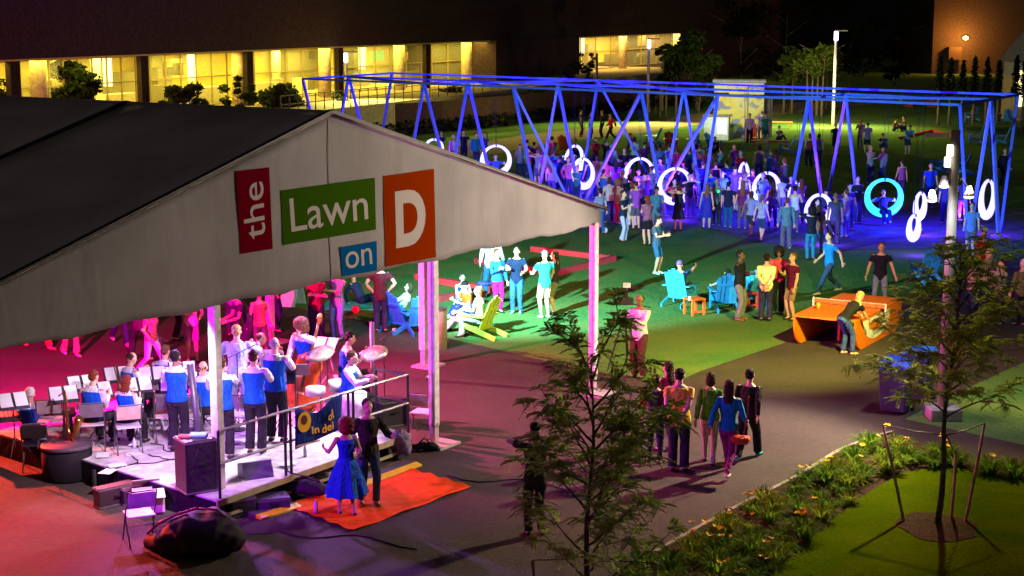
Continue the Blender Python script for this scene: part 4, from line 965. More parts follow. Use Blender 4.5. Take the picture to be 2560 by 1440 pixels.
# ================================================================ TABLE TENNIS SCULPTURE
org = M((.92, .19, .002), .45, 'plastic'); orr = M((.34, .03, .01), .6, 'plastic')
a_ = G(1982, 787, .76); b_ = G(2106, 732, .76); tdir = (b_ - a_); tdir.z = 0; TLn = tdir.length; tdir.normalize(); tr_ = V((tdir.y, -tdir.x, 0))
tt = empty('tennis_table', V((a_.x, a_.y, 0)), math.atan2(tdir.y, tdir.x), 'orange sculptural table tennis table with curved sides and a white D mark', 'table tennis table')
W = 1.55; TLn = max(TLn, 3.0); HT = .76
MB().box((TLn / 2, -W / 2, HT - .02), (TLn, W, .045)).build('table_top', org, tt, bevel=.006)
def side(y, nm):
    pr = []
    n = 12; rr = .66
    pr.append((0.0, HT - .045)); 
    for i in range(n + 1):
        a = math.pi + (math.pi / 2) * i / n; pr.append((rr * .75 + rr * .75 * math.cos(a), rr + .01 + rr * math.sin(a)))
    for i in range(n + 1):
        a = -math.pi / 2 + (math.pi / 2) * i / n; pr.append((TLn - rr * .75 + rr * .75 * math.cos(a), rr + .01 + rr * math.sin(a)))
    pr.append((TLn, HT - .045))
    m = MB(); N = len(pr)
    for yy in (y, y + .05): m.v += [(p[0], yy, p[1]) for p in pr]
    m.f = [tuple(range(N)), tuple(range(2 * N - 1, N - 1, -1))] + [(i, i + N, (i + 1) % N + N, (i + 1) % N) for i in range(N)]
    return m.build(nm, org, tt)
side(-.06, 'side_panel'); sp_ = side(-W + .01, 'side_panel')
MB().box((TLn * .55, -W / 2, .36), (TLn * .5, .06, .66)).build('keel', orr, tt)
dm = MB()
def dring(inner):
    x0, x1, z0, z1 = (.50, 2.55, .12, .66) if not inner else (.92, 2.16, .30, .585)
    pts = [(x0, z1), (x1, z1)]
    for i in range(17):
        a = -math.pi * i / 16; pts.append(((x0 + x1) / 2 + (x1 - x0) / 2 * math.cos(a), z1 - .03 + (z1 - .03 - z0) * math.sin(a)))
    return pts
import itertools
o1, o2 = dring(False), dring(True); N = len(o1)
for pts in (o1, o2): dm.v += [(p[0], -W + .006, p[1]) for p in pts]
dm.f = [(i, (i + 1) % N, (i + 1) % N + N, i + N) for i in range(N)]
dm.build('white_mark', M((.85, .82, .75), .6, 'print'), sp_)
net = MB(); net.box((TLn / 2, -W / 2, HT + .07), (.010, W + .28, .10)); net.build('net', M((.40, .16, .05), .7, 'cloth'), tt)
MB().box((TLn / 2, -W / 2, HT + .13), (.014, W + .28, .016)).build('net_tape', M((.7, .6, .5), .7, 'cloth'), tt)
for y in (.13, -W - .13): MB().box((TLn / 2, y, HT + .04), (.03, .04, .22)).build('net_post', M((.75, .72, .7), .5, 'metal'), tt)
cup = MB().lathe([(.035, 0), (.045, .16)], 12).build('yellow_cup', M((.85, .5, .02), .4, 'plastic'), None, True, loc=a_ + tdir * .95 + tr_ * .28 + V((0, 0, .005)))
tag(cup, 'tall yellow cup standing on the near left of the orange table', 'cup')

# ================================================================ BINS
def bin_(u, v, rz, lab, h=1.10):
    t = empty('recycling_bin', G(u, v), R(rz), lab, 'bin', 'blue lidded recycling bins')
    MB().loft([[V((x * w_, y * d_, z)) for x, y in ((-1, -1), (1, -1), (1, 1), (-1, 1))] for w_, d_, z in ((.24, .25, .06), (.29, .31, .95))]).build('body', M((.045, .05, .14), .5, 'plastic'), t, bevel=.02)
    MB().loft([[V((x * w_, y * d_ + o_, z)) for x, y in ((-1, -1), (1, -1), (1, 1), (-1, 1))] for w_, d_, z, o_ in ((.31, .34, .952, 0), (.32, .35, 1.0, 0), (.25, .27, 1.09, .02))]).build('lid', M((.03, .14, .90), .4, 'plastic'), t, bevel=.015)
    MB().box((0, -.345, .90), (.50, .05, .06)).build('handle', M((.03, .10, .60), .4, 'plastic'), t, bevel=.01)
    for s_ in (-1, 1): MB().tube([(s_ * .26, .24, .09), (s_ * .31, .24, .09)], .09, 14).build('wheel', blackm, t)
bin_(2238, 1030, -28, 'front blue lidded recycling bin at the path corner, left of the floodlight post')
bin_(2292, 1000, -28, 'rear blue lidded recycling bin half behind the other and the tree leaves')

# ================================================================ FURNITURE ON THE LAWN
def adirondack(u, v, face, c, lab, group='adirondack chairs on the lawn'):
    t = empty('adirondack_chair', G(u, v), R(face), lab, 'garden chair', group); m = M(c, .55, 'paint')
    s = MB()
    for i in range(5): s.box((0, -.42 + i * .12, .36 - i * .035), (.54, .105, .025), Matrix.Rotation(R(-16), 3, 'X'))
    s.build('seat', m, t)
    b = MB(); rt = Matrix.Rotation(R(-24), 3, 'X')
    for i in range(5): b.box(V(((i - 2) * .112, .24, .58 + .03 * (2 - abs(i - 2)))), (.103, .022, .78 + .06 * (2 - abs(i - 2))), rt)
    b.box((0, .31, .72), (.54, .03, .07), rt); b.build('backrest', m, t)
    for s_ in (-1, 1):
        MB().box((s_ * .33, -.10, .55), (.13, .72, .025)).build('armrest', m, t)
        MB().box((s_ * .32, -.38, .27), (.035, .10, .54)).build('leg', m, t)
        MB().beam((s_ * .285, -.44, .34), (s_ * .285, .55, .04), .03, .12).build('leg', m, t)
    return t
CY = (.03, .38, .62); BLc = (.02, .16, .50); RD = (.45, .03, .03); OR_ = (.70, .14, .02)
for a in [(1698, 762, 150, CY, 'pale blue adirondack chair seen from behind holding a man in a purple cap'),
          (1812, 775, 185, (.02, .24, .48), 'blue adirondack chair seen from behind beside the man with crossed arms'),
          (1890, 765, 170, CY, 'cyan adirondack chair half hidden behind the standing group'),
          (1000, 828, 140, (.02, .20, .65), 'blue adirondack chair by the tent post under a woman in white'),
          (1046, 832, 200, (.02, .20, .65), 'blue adirondack chair between the two tent posts'),
          (1204, 842, 240, (.45, .50, .04), 'yellow green adirondack chair with a reclining couple'),
          (2316, 705, 190, (.03, .24, .60), 'blue adirondack chair behind the leaves of the staked tree'),
          (1412, 383, 150, OR_, 'orange adirondack chair on the back lawn left of the swing legs'),
          (1636, 362, 250, BLc, 'dark blue adirondack chair in front of the tan path'),
          (1676, 372, 160, RD, 'red adirondack chair on the back lawn edge'),
          (1734, 372, 180, (.02, .22, .55), 'blue adirondack chair behind a crossing of swing legs'),
          (1780, 376, 120, (.02, .26, .60), 'light blue adirondack chair before the drinks cabinet'),
          (1968, 384, 262, (.02, .26, .65), 'empty bright blue adirondack chair facing left on the dark lawn'),
          (2430, 302, 200, BLc, 'blue adirondack chair far back with a seated person'),
          (2520, 308, 160, BLc, 'blue adirondack chair farthest right in the back'),
          (2440, 358, 250, (.02, .24, .60), 'empty blue adirondack chair behind the end legs, left one'),
          (2506, 362, 255, (.02, .24, .60), 'empty blue adirondack chair at the far right behind the end legs'),
          (2352, 430, 230, (.02, .24, .60), 'blue adirondack chair left of the floodlight post'),
          (2404, 436, 240, (.02, .24, .60), 'blue adirondack chair just right of the floodlight post'),
          (2255, 266, 150, BLc, 'tiny dark blue adirondack chair on the far path edge'),
          (1880, 350, 180, RD, 'red adirondack chair right of the mural kiosk')]:
    adirondack(a[0], a[1], a[2], a[3], a[4])
def stool(u, v, lab, c=OR_):
    t = empty('stool', G(u, v), R(30), lab, 'stool', 'low orange stools'); m = M(c, .5, 'plastic')
    MB().box((0, 0, .42), (.44, .44, .05)).build('top', m, t, bevel=.015)
    for x in (-1, 1):
        for y in (-1, 1): MB().box((x * .18, y * .18, .2), (.06, .06, .395)).build('leg', m, t)
    MB().box((0, -.18, .1), (.30, .04, .05)).build('rung', m, t)
stool(1735, 786, 'orange stool with a white cup right of the pale blue chair'); stool(1868, 770, 'reddish stool glimpsed behind the man with crossed arms', (.45, .05, .03))
tag(MB().lathe([(.03, 0), (.04, .12)], 10).build('paper_cup', M((.8, .8, .8), .6, 'print'), None, True, loc=G(1724, 752, .445)), 'white paper cup on the orange stool', 'cup')
# red foam lane borders
def lane(p, lab, z=.085):
    P = [G(u, v) + V((0, 0, z)) for u, v in p]; m = MB()
    for a, b in zip(P, P[1:]): m.beam(a, b, .18, .17)
    tag(m.build('lane_border', M((.62, .035, .045), .6, 'plastic')), lab, 'lane border', 'red zigzag lane borders')
lane([(1330, 628), (1535, 652), (1387, 690), (1190, 658)], 'red border forming an arrow point right of the tent post')
lane([(1040, 698), (1220, 730), (1095, 755)], 'red border bending behind the seated woman')
lane([(2250, 348), (2330, 330), (2390, 345)], 'faint red border far back near the floodlight post top')
picn = empty('picnic_table', G(2300, 268), R(10), 'low dark red picnic bench on the far right lawn', 'bench')
MB().box((0, 0, .72), (2.6, .8, .07)).build('top', M((.35, .03, .02), .6, 'wood'), picn)
for s_ in (-1, 1):
    MB().box((0, s_ * .75, .43), (2.6, .28, .06)).build('seat', M((.35, .03, .02), .6, 'wood'), picn); MB().box((s_ * 1.0, 0, .35), (.08, 1.5, .68)).build('leg', M((.25, .03, .02), .6, 'wood'), picn)
for i, (u, v, lab) in enumerate([(1940, 322, 'low yellow brown wooden bench behind the kiosk at the dark lawn'), (1925, 372, 'red bench with people right of the kiosk')]):
    t = empty('bench', G(u, v), R(-10), lab, 'bench'); mm = M([(.45, .25, .05), (.45, .03, .03)][i], .6, 'wood')
    MB().box((0, 0, .45), (2.2, .45, .07)).build('seat', mm, t); [MB().box((s_ * .9, 0, .21), (.1, .4, .41)).build('leg', mm, t) for s_ in (-1, 1)]
def litter(u, v, kind, lab, c):
    if kind == 'ball': o = MB().ell((0, 0, .11), (.11, .11, .11), 16, 12).build('ball', M(c, .4, 'plastic'), None, True, loc=G(u, v))
    tag(o, lab, 'ball')
litter(890, 784, 'ball', 'red ball lying on the grass edge under the tent', (.7, .02, .05)); litter(1512, 583, 'ball', 'small white ball on the grass right of the tent corner', (.8, .8, .8))
drum = empty('barrel', G(1086, 872), 0, 'tall cylindrical barrel bin behind the middle tent post', 'barrel')
MB().lathe([(.30, 0), (.31, .9), (.29, .95)], 24).build('body', M((.45, .34, .34), .5, 'metal'), drum, True); MB().lathe([(.315, .952), (.315, .99)], 24).build('rim', M((.1, .1, .1), .5, 'metal'), drum)
sb = empty('sandwich_board', G(722, 762), R(-20), 'pale folding sandwich board at the lawn edge under the tent', 'sign')
for s_ in (-1, 1): MB().box((0, s_ * .18, .45), (.7, .03, .95), Matrix.Rotation(R(s_ * 18), 3, 'X')).build('board', M((.55, .55, .7), .6, 'paint'), sb)
# ================================================================ BAND EQUIPMENT
paper = M((.85, .85, .88), .7, 'print'); brass = M((.62, .38, .10), .28, 'metal', metal=1.0)
def S(u, v): return G(u, v, SZ)
def music_stand(p, face, lab, z=1.15, sheets=2):
    t = empty('music_stand', p, R(face), lab, 'music stand', 'music stands of the band')
    rt = Matrix.Rotation(R(-46), 3, 'X')
    MB().box((0, 0, z), (.50, .015, .34), rt).build('desk', M((.05, .045, .06), .5, 'metal'), t)
    for i in range(sheets): MB().box(V(((i - (sheets - 1) / 2) * .25, -.012, z + .03)) , (.205, .004, .28), rt).build('sheet', paper, t)
    m = MB(); m.tube([(0, .02, .12), (0, .02, z)], .012, 6)
    for a in (0, 120, 240): m.tube([(0, .02, .30), (.26 * math.cos(R(a)), .02 + .26 * math.sin(R(a)), .01)], .009, 5)
    m.build('stand', blackm, t); return t
for u, v, f, lab in [(165, 1116, 25, 'white sheets on a music stand left of the seated band leader'), (40, 1135, 30, 'white sheets on the music stand at the far left by the vibraphone'),
                     (250, 1105, 30, 'music stand with white sheets before the woman with the trombone'), (350, 1090, 25, 'music stand with white sheets between the bald man and the trumpeter'),
                     (385, 1060, 20, 'farther music stand behind the standing man at the left'), (500, 1075, 10, 'music stand glowing white behind the dark lighting pole'), (652, 1010, 0, 'music stand with white sheet between two men in blue waistcoats'),
                     (818, 975, -20, 'tilted pinkish music stand right of the double bass'), (300, 1060, 25, 'music stand behind the balding man in blue')]:
    music_stand(S(u, v), f, lab, .92)
music_stand(S(742, 1078), 180, 'black backed music stand by the banner turned away from the camera', 1.12)
music_stand(S(705, 1078), 10, 'music stand with a white sheet beside the bass body', 1.0, 1)
def folding_chair(p, face, lab, c=(.55, .48, .46), seat=(.70, .62, .66), group='metal folding chairs'):
    t = empty('folding_chair', p, R(face), lab, 'folding chair', group); fr = M((.10, .09, .11), .4, 'metal')
    MB().box((0, -.02, .45), (.41, .40, .025)).build('seat', M(seat, .4, 'metal'), t, bevel=.01)
    MB().box((0, .215, .72), (.40, .02, .24), Matrix.Rotation(R(-10), 3, 'X')).build('backrest', M(c, .4, 'metal'), t, bevel=.008)
    for s_ in (-1, 1):
        MB().tube([(s_ * .215, .25, .86), (s_ * .22, -.22, .01)], .012, 6).build('leg', fr, t); MB().tube([(s_ * .20, -.12, .44), (s_ * .205, .27, .01)], .012, 6).build('leg', fr, t)
    MB().tube([(-.215, .25, .86), (.215, .25, .86)], .012, 6).build('top_bar', fr, t); return t
folding_chair(S(322, 1128), 200, 'pale folding chair under the woman with the trombone', (.62, .42, .30))
folding_chair(S(232, 1122), 195, 'folding chair under the seated man left of the trombone', (.2, .15, .2))
folding_chair(S(418, 1100), 200, 'empty folding chair behind the standing man with his back turned', (.10, .08, .09), (.65, .45, .5))
folding_chair(S(330, 1075), 200, 'folding chair under the balding man in blue')
folding_chair(G(92, 1172), 190, 'black backed chair of the vibraphone player at the far left', (.02, .02, .02), (.03, .03, .03))
folding_chair(G(352, 1356), 205, 'white folding chair standing alone in front of the black bass bag', (.40, .30, .48), (.85, .80, .88))
folding_chair(G(1058, 1088), 160, 'pale folding chair right of the stage rail behind the tent post', (.6, .52, .5), (.75, .68, .8))
# vibraphone at left
vb = empty('vibraphone', G(70, 1150), R(20), 'long vibraphone in front of the white haired player at the far left', 'vibraphone')
for i in range(22): MB().box((-.75 + i * .07, 0, .86), (.055, .42 - i * .008, .02)).build('bar', M((.5, .3, .28), .3, 'metal'), vb)
MB().box((0, 0, .80), (1.7, .5, .06)).build('frame', M((.05, .03, .04), .5, 'metal'), vb)
for x in (-.75, .75): MB().box((x, 0, .4), (.06, .45, .8)).build('leg', blackm, vb)
# double bass
bp = S(742, 1040); bass = empty('double_bass', bp, R(-15), 'orange red double bass held upright by the curly haired player', 'double bass'); bwood = M((.62, .085, .01), .3, 'wood')
m = MB(); n = 22; prof = [(.0, .22), (.10, .30), (.28, .335), (.42, .28), (.55, .215), (.68, .22), (.85, .27), (1.0, .235), (1.08, .12), (1.12, .05)]
tl = Matrix.Rotation(R(-10), 3, 'X') @ Matrix.Rotation(R(12), 3, 'Y')
m.loft([[tl @ V((w_ * math.cos(2 * math.pi * j / n), .10 * math.sin(2 * math.pi * j / n) * (1 if abs(math.sin(2 * math.pi * j / n)) < .8 else .9), .12 + z)) for j in range(n)] for z, w_ in prof]); m.build('body', bwood, bass, True)
MB().tube([tl @ V(p) for p in ((0, -.06, 1.05), (0, -.06, 1.55), (0, -.05, 1.78))], [.035, .028, .026], 8).build('neck', M((.25, .10, .03), .4, 'wood'), bass, True)
MB().tube([tl @ V(p) for p in ((0, -.05, 1.76), (0, -.02, 1.86), (0, -.08, 1.93), (0, -.13, 1.88), (0, -.10, 1.84))], [.028, .035, .045, .035, .02], 8).build('scroll', M((.75, .28, .04), .35, 'wood'), bass, True)
MB().box(tl @ V((0, -.115, .85)), (.045, .02, .60), tl).build('fingerboard', M((.03, .02, .02), .4, 'wood'), bass)
MB().box(tl @ V((0, -.12, .45)), (.14, .05, .03), tl).build('bridge', M((.75, .55, .3), .5, 'wood'), bass)
MB().tube([tl @ V((0, 0, .13)), tl @ V((0, 0, 0))], .012, 6).build('endpin', brass, bass)
# drum kit
dp = S(822, 1062); kit = empty('drum_kit', dp, R(-25), 'white drum kit with two big cymbals at the right end of the stage', 'drum kit')
shell = M((.78, .72, .74), .3, 'plastic'); head = M((.85, .83, .80), .5, 'print'); cym = M((.80, .66, .52), .22, 'metal', metal=.6)
def drumm(x, y, z, r, h, nm): d = MB().lathe([(r, z), (r, z + h)], 24, (x, y, 0)).build(nm, shell, kit, True); MB().lathe([(r * .98, z + h + .002), (r * .98, z + h + .008)], 24, (x, y, 0)).build('drumhead', head, d)
drumm(-.05, .38, .55, .16, .18, 'tom'); drumm(.28, .40, .55, .17, .2, 'tom'); drumm(.55, 0, .25, .22, .40, 'floor_tom'); drumm(-.28, .02, .52, .18, .14, 'snare')
q = MB().tube([(.1, .12, .28), (.1, .60, .28)], .28, 24).build('bass_drum', shell, kit, True)
for x, y, z, r in ((-.42, .42, 1.20, .27), (.62, .62, 1.26, .25), (-.62, -.05, .92, .17)):
    c = MB().lathe([(r, z), (r * .6, z + .018), (.05, z + .03), (.03, z + .05)], 28, (x, y, 0)).build('cymbal', cym, kit, True)
    rt_ = Matrix.Translation((x, y, z)) @ Matrix.Rotation(R(26), 4, 'X') @ Matrix.Translation((-x, -y, -z)); c.data.transform(Matrix.Rotation(R(25), 4, 'Z').inverted() if False else rt_); MB().tube([(x, y, 0), (x, y, z)], .012, 6).build('stand', blackm, c)
# saxophone on its stand
def sax(p, rz, lab, sc_=1.0):
    t = empty('saxophone', p, R(rz), lab, 'saxophone'); t.scale = (sc_,) * 3
    MB().tube([(0, .12, 1.02), (0, .02, 1.10), (0, 0, 1.02), (0, 0, .75), (0, 0, .45), (0, -.05, .32), (0, -.14, .32), (0, -.20, .42), (0, -.24, .58), (0, -.28, .66)], [.010, .012, .018, .024, .032, .038, .044, .052, .062, .085], 12).build('body', brass, t, True)
    MB().tube([(0, .12, 1.02), (0, .17, .99)], .012, 6).build('mouthpiece', blackm, t)
    m = MB()
    for i in range(8): m.ell((0.028, -.01, .45 + i * .06), (.014, .014, .014), 6, 5)
    m.build('keys', brass, t)
    m = MB(); [m.tube([(0, -.05, .30), (.2 * math.cos(R(a)), -.05 + .2 * math.sin(R(a)), .01)], .009, 5) for a in (30, 150, 270)]; m.build('stand', blackm, t)
sax(S(172, 1135), 60, 'brass saxophone leaning on its stand in front of the seated reed player')
tb_ = empty('trombone', S(300, 1100) + V((0, 0, .95)), R(30), 'brass trombone with a wide bell lifted by the long haired woman', 'trombone')
MB().tube([(0, .2, .35), (0, -.10, .05), (0, -.38, -.30)], [.010, .014, .02], 8).build('slide', brass, tb_, True); MB().tube([(.05, .15, .30), (.05, -.2, -.06), (.05, -.42, -.32), (.05, -.48, -.40)], [.012, .018, .05, .14], 14).build('bell', brass, tb_, True)
def micstand(p, lab, h=1.35, rz=0):
    t = empty('microphone_stand', p, R(rz), lab, 'microphone stand', 'microphone stands'); m = MB(); m.tube([(0, 0, 0), (0, 0, h)], .011, 6); m.tube([(0, .2, h - .1), (0, -.45, h + .22)], .009, 6); m.build('boom', blackm, t)
    MB().lathe([(.14, 0), (.14, .02), (.03, .03)], 14).build('foot', blackm, t); MB().ell((0, -.47, h + .23), (.035, .05, .035)).build('microphone', M((.6, .6, .65), .4, 'metal'), t)
micstand(S(598, 1075), 'thin microphone stand reaching over the man in the pale suit', 1.4, 60); micstand(S(408, 1010), 'microphone stand at the back left of the stage', 1.3, -30); micstand(S(962, 1010), 'microphone stand at the back right behind the rail', 1.3, 30); micstand(G(1072, 1060), 'low microphone stand near the pale chair at the right', .8, 0)
# speakers, cases and bags
blk = M((.018, .017, .02), .6, 'plastic'); bag = M((.020, .015, .022), .68, 'canvas')
def case(p, d, rz, lab, c=None, nm='equipment_case', cat='case', bands=True, group=None):
    t = empty(nm, p, R(rz), lab, cat, group); MB().box((0, 0, d[2] / 2), d).build('body', c or blk, t, bevel=.015)
    if bands:
        for z in (.03, d[2] - .03): MB().box((0, 0, z), (d[0] + .012, d[1] + .012, .025)).build('trim', M((.18, .15, .16), .4, 'metal'), t)
        MB().box((0, -d[1] / 2 - .015, d[2] * .55), (.14, .03, .03)).build('handle', blackm, t)
    return t
sp = case(S(492, 1225), (.52, .48, .86), 33, 'tall black loudspeaker box at the near stage corner with things lying on top', nm='loudspeaker', cat='loudspeaker')
MB().box((0, -.245, .45), (.42, .01, .7)).build('grille', M((.035, .03, .035), .9, 'cloth'), sp)
top = S(492, 1225) + V((0, 0, .87))
tag(MB().box((0, 0, .02), (.26, .20, .035)).build('blue_folder', M((.15, .25, .65), .6, 'print'), None, False, bevel=.005, loc=top + V((.05, .02, 0))), 'blue folder lying on the tall black loudspeaker', 'folder')
tag(MB().box((0, 0, .015), (.18, .14, .03)).build('red_folder', M((.5, .06, .08), .6, 'print'), None, False, bevel=.005, loc=top + V((-.15, -.04, 0))), 'small red folder lying on the tall black loudspeaker', 'folder')
dc = empty('drum_case', G(170, 1195), 0, 'big round black case with a flat top at the left stage corner', 'case'); MB().lathe([(.38, 0), (.42, .05), (.42, .50), (.38, .55)], 26).build('body', bag, dc, True); MB().lathe([(.43, .551), (.43, .60), (.40, .62)], 26).build('lid', M((.10, .06, .10), .6, 'plastic'), dc, True)
case(S(975, 1062) - V((0, 0, .0)), (.55, .45, .50), 33, 'black amplifier with a violet lit top behind the stage rail', nm='amplifier', cat='amplifier')
case(G(900, 1000, SZ), (.30, .3, .5), 20, 'small black box behind the drummer at the stage edge', nm='amplifier', cat='amplifier')
case(G(288, 1262), (.65, .22, .34), 42, 'long black instrument case lying left of the white folding chair', c=M((.05, .03, .03), .6, 'plastic'))
case(G(335, 1258), (.45, .20, .30), 42, 'short black instrument case behind the other beside the stage skirt', c=M((.04, .03, .03), .6, 'plastic'))
cb = empty('open_box', G(372, 1275), R(20), 'open white cardboard box behind the white folding chair', 'box')
for x, y, a, b in ((0, -.2, .45, .01), (0, .2, .45, .01), (-.225, 0, .01, .4), (.225, 0, .01, .4)): MB().box((x, y, .16), (a, b, .32)).build('side', M((.75, .65, .60), .7, 'print'), cb)
MB().box((0, -.30, .35), (.44, .22, .008), Matrix.Rotation(R(25), 3, 'X')).build('flap', M((.8, .7, .65), .7, 'print'), cb); MB().box((0, .30, .38), (.44, .22, .008), Matrix.Rotation(R(-35), 3, 'X')).build('flap', M((.8, .7, .65), .7, 'print'), cb)
def softbag(p, pts, rad, lab, c, nm='bag', cat='bag', flat=.8, straps=True, seed=0):
    t = empty(nm, p, 0, lab, cat); rn = random.Random(seed); m = MB(); m.tube(pts, rad, 14, flat)
    me = remeshed(m.mesh('shell'), .03, 'shell', 2)
    for v in me.vertices: 
        k_ = .016 * math.sin(v.co.x * 9 + v.co.z * 6 + 2 * math.sin(v.co.y * 5)) + .007 * math.sin(v.co.x * 27 - v.co.z * 21); k_ += .045 * noise.noise(v.co * 2.4 + V((seed, 0, 0))) + .018 * noise.noise(V((v.co.x * 3, v.co.y * 3, v.co.z * 11))) if len(pts) > 5 else .02 * noise.noise(v.co * 9); v.co += v.normal * k_; v.co.z = max(v.co.z, .01)
    me.materials.append(c); o = bpy.data.objects.new('shell', me); col.objects.link(o); o.parent = t
    if straps:
        a, b = V(pts[1]), V(pts[-2]); MB().tube([a + V((0, -.02, rad[1] * flat)), a.lerp(b, .5) + V((0, -.06, rad[len(rad) // 2] * flat + .10)), b + V((0, -.02, rad[-2] * flat))], .016, 6).build('strap', M((.10, .05, .06), .6, 'cloth'), t, True)
    return t
softbag(G(478, 1385), [(-.70, .42, .02), (-.50, .30, .08), (-.22, .14, .18), (.10, .02, .28), (.38, .0, .32), (.58, .06, .24), (.70, .12, .14)], [.12, .22, .38, .48, .46, .34, .2], 'huge soft black double bass bag slumped by the near tent post', bag, 'instrument_bag', 'bag', seed=1)
softbag(G(760, 1243), [(-.38, 0, .15), (-.28, 0, .15), (0, 0, .16), (.28, .0, .15), (.38, 0, .14)], [.10, .14, .15, .14, .10], 'dark rolled duffel bag at the foot of the stage below the banner', M((.04, .03, .05), .8, 'cloth'), seed=2)
softbag(G(930, 1150), [(-.3, 0, .13), (-.2, 0, .14), (0, 0, .16), (.2, .0, .14), (.3, 0, .13)], [.10, .13, .14, .13, .10], 'crumpled black bag behind the dancing couple at the stage edge', M((.03, .03, .035), .8, 'cloth'), seed=3)
softbag(G(1002, 1148), [(0, 0, .08), (0, 0, .22), (0, .02, .42), (0, .03, .52)], [.15, .20, .18, .10], 'grey violet backpack standing by the stage railing end', M((.20, .16, .26), .8, 'cloth'), 'backpack', 'backpack', .7, seed=4)
softbag(G(1062, 1128), [(-.25, 0, .08), (-.1, 0, .09), (.1, 0, .09), (.25, 0, .08)], [.07, .09, .09, .07], 'flat black bag lying at the middle tent post foot', M((.03, .03, .03), .8, 'cloth'), seed=5)
case(G(678, 1272), (.55, .38, .22), 20, 'black flat case with a silvery edge on the ground before the stage', c=M((.06, .045, .09), .4, 'plastic'))
case(G(600, 1285), (.40, .35, .30), 33, 'dark equipment case right of the near tent post', c=M((.04, .03, .04), .5, 'plastic'))
for i, (u, v, f, lab) in enumerate([(130, 1112, 190, 'folding chair under the vibraphone side of the stage edge'), (475, 1100, 185, 'folding chair behind the dark lighting pole'), (590, 1100, 190, 'empty folding chair between two standing players'), (385, 1048, 170, 'folding chair of the back row near the microphone stand'), (860, 1000, 100, 'folding chair under the young player behind the drummer'), (645, 1012, 120, 'folding chair of the player behind the pale suit')]):
    folding_chair(S(u, v), f, lab, (.35, .28, .30), (.5, .42, .45))
sax(S(430, 1085), 120, 'second brass saxophone standing between the chairs in the stage middle'); sax(S(555, 1062), 30, 'third brass saxophone behind the near tent post', .9)
for i, (u, v, f, lab) in enumerate([(560, 1060, 10, 'music stand between the near tent post and the pale suit'), (460, 1045, 15, 'music stand of the back row right of the microphone'), (210, 1085, 30, 'low music stand left of the reddish haired player'), (440, 1090, 10, 'music stand in front of the dark haired standing player')]): music_stand(S(u, v), f, lab, .92)
rq = random.Random(44)
cbm = M((.02, .018, .02), .6, 'plastic')
for i in range(9):
    a = (rq.uniform(.3, 4.4), rq.uniform(.3, 4.6)); p = SA + s1 * a[0] + s2 * a[1] + V((0, 0, .008)); pts = [V((0, 0, 0))]; d = rq.random() * 6.28
    for k in range(9): d += rq.uniform(-.8, .8); pts.append(pts[-1] + V((math.cos(d), math.sin(d), 0)) * .14)
    tag(MB().tube(pts, .011, 5).build('cable', cbm, None, True, loc=p), 'loose black cable lying on the white stage floor', 'cable', 'cables on the stage floor')
for i, (u, v, lab) in enumerate([(1120, 1190, 'long black cable running over the paving right of the red mat'), (700, 1330, 'black cable curving over the paving in front of the red mat')]):
    pts = [G(u + 38 * k, v + 10 * math.sin(k * .9) + 4 * k) + V((0, 0, .018)) for k in range(10)]; o = pts[0].copy(); tag(MB().tube([q - o for q in pts], .012, 5).build('cable', cbm, None, True, loc=o), lab, 'cable')
# cups and bottles standing about the stage
for i in range(10):
    p = SA + s1 * rq.uniform(.4, 4.4) + s2 * rq.uniform(.2, 4.6); tag(MB().lathe([(.03, 0), (.034, .12), (.015, .17), (.015, .20)], 10).build('bottle', M((.7, .75, .85), .2, 'plastic'), None, True, loc=p), 'small clear bottle standing on the stage floor', 'bottle', 'bottles on the stage floor')
wr = MB(); [wr.tube([(.16 * math.cos(a + .3), .16 * math.sin(a + .3) * .6, .06 + .03 * i + .02 * math.sin(3 * a)) for a in [2 * math.pi * j / 16 for j in range(16)]], .012, 5, closed=True) for i in range(5)]
tag(wr.build('cable_coil', M((.45, .40, .50), .6, 'plastic'), None, True, loc=G(805, 1205)), 'loose coil of pale cable beside the duffel bag', 'cable')
btl = MB().lathe([(.03, 0), (.032, .15), (.012, .19), (.012, .22)], 10).build('water_bottle', M((.75, .7, .85), .15, 'plastic'), None, True, loc=G(790, 1287) + V((0, 0, .03))); tag(btl, 'clear water bottle standing on the left part of the red mat', 'bottle')
wd = empty('floor_monitor', S(640, 1190), R(30), 'grey wedge floor monitor at the front of the stage', 'loudspeaker')
MB().add([(-.25, -.18, 0), (.25, -.18, 0), (.25, .18, 0), (-.25, .18, 0), (-.25, -.05, .26), (.25, -.05, .26), (.25, .18, .2), (-.25, .18, .2)], [(3, 2, 1, 0), (4, 5, 6, 7), (0, 1, 5, 4), (1, 2, 6, 5), (2, 3, 7, 6), (3, 0, 4, 7)]).build('cabinet', M((.12, .10, .18), .5, 'plastic'), wd, bevel=.01)
# stage clutter that catches the light
rn = random.Random(11)
for i in range(14):
    u, v = rn.uniform(250, 720), rn.uniform(1075, 1165); v += (720 - u) * .04
    o = MB().box((0, 0, .004), (.21, .29, .006)).build('sheet_music', paper, None, False, loc=S(u, v) + V((0, 0, .001 + i * .003))); o.rotation_euler = (0, 0, rn.random() * 3)
    tag(o, 'loose sheet of music lying on the stage floor', 'sheet music', 'loose sheets on the stage floor')
bagp = G(478, 1385)
sm_ = MB(); sm_.tube([bagp + V(p) for p in ((-.72, .40, .18), (-.50, .22, .40), (-.20, -.02, .60), (.12, -.16, .74), (.42, -.14, .72), (.66, .02, .42))], .022, 8)
o = sm_.build('seam_highlight', M((.16, .05, .05), .5, 'cloth'), None, True); o.parent = [q for q in bpy.data.objects if q.name.startswith('instrument_bag')][0]; o.location = -bagp  # seam strip whose red tint stands in for a highlight on the bag
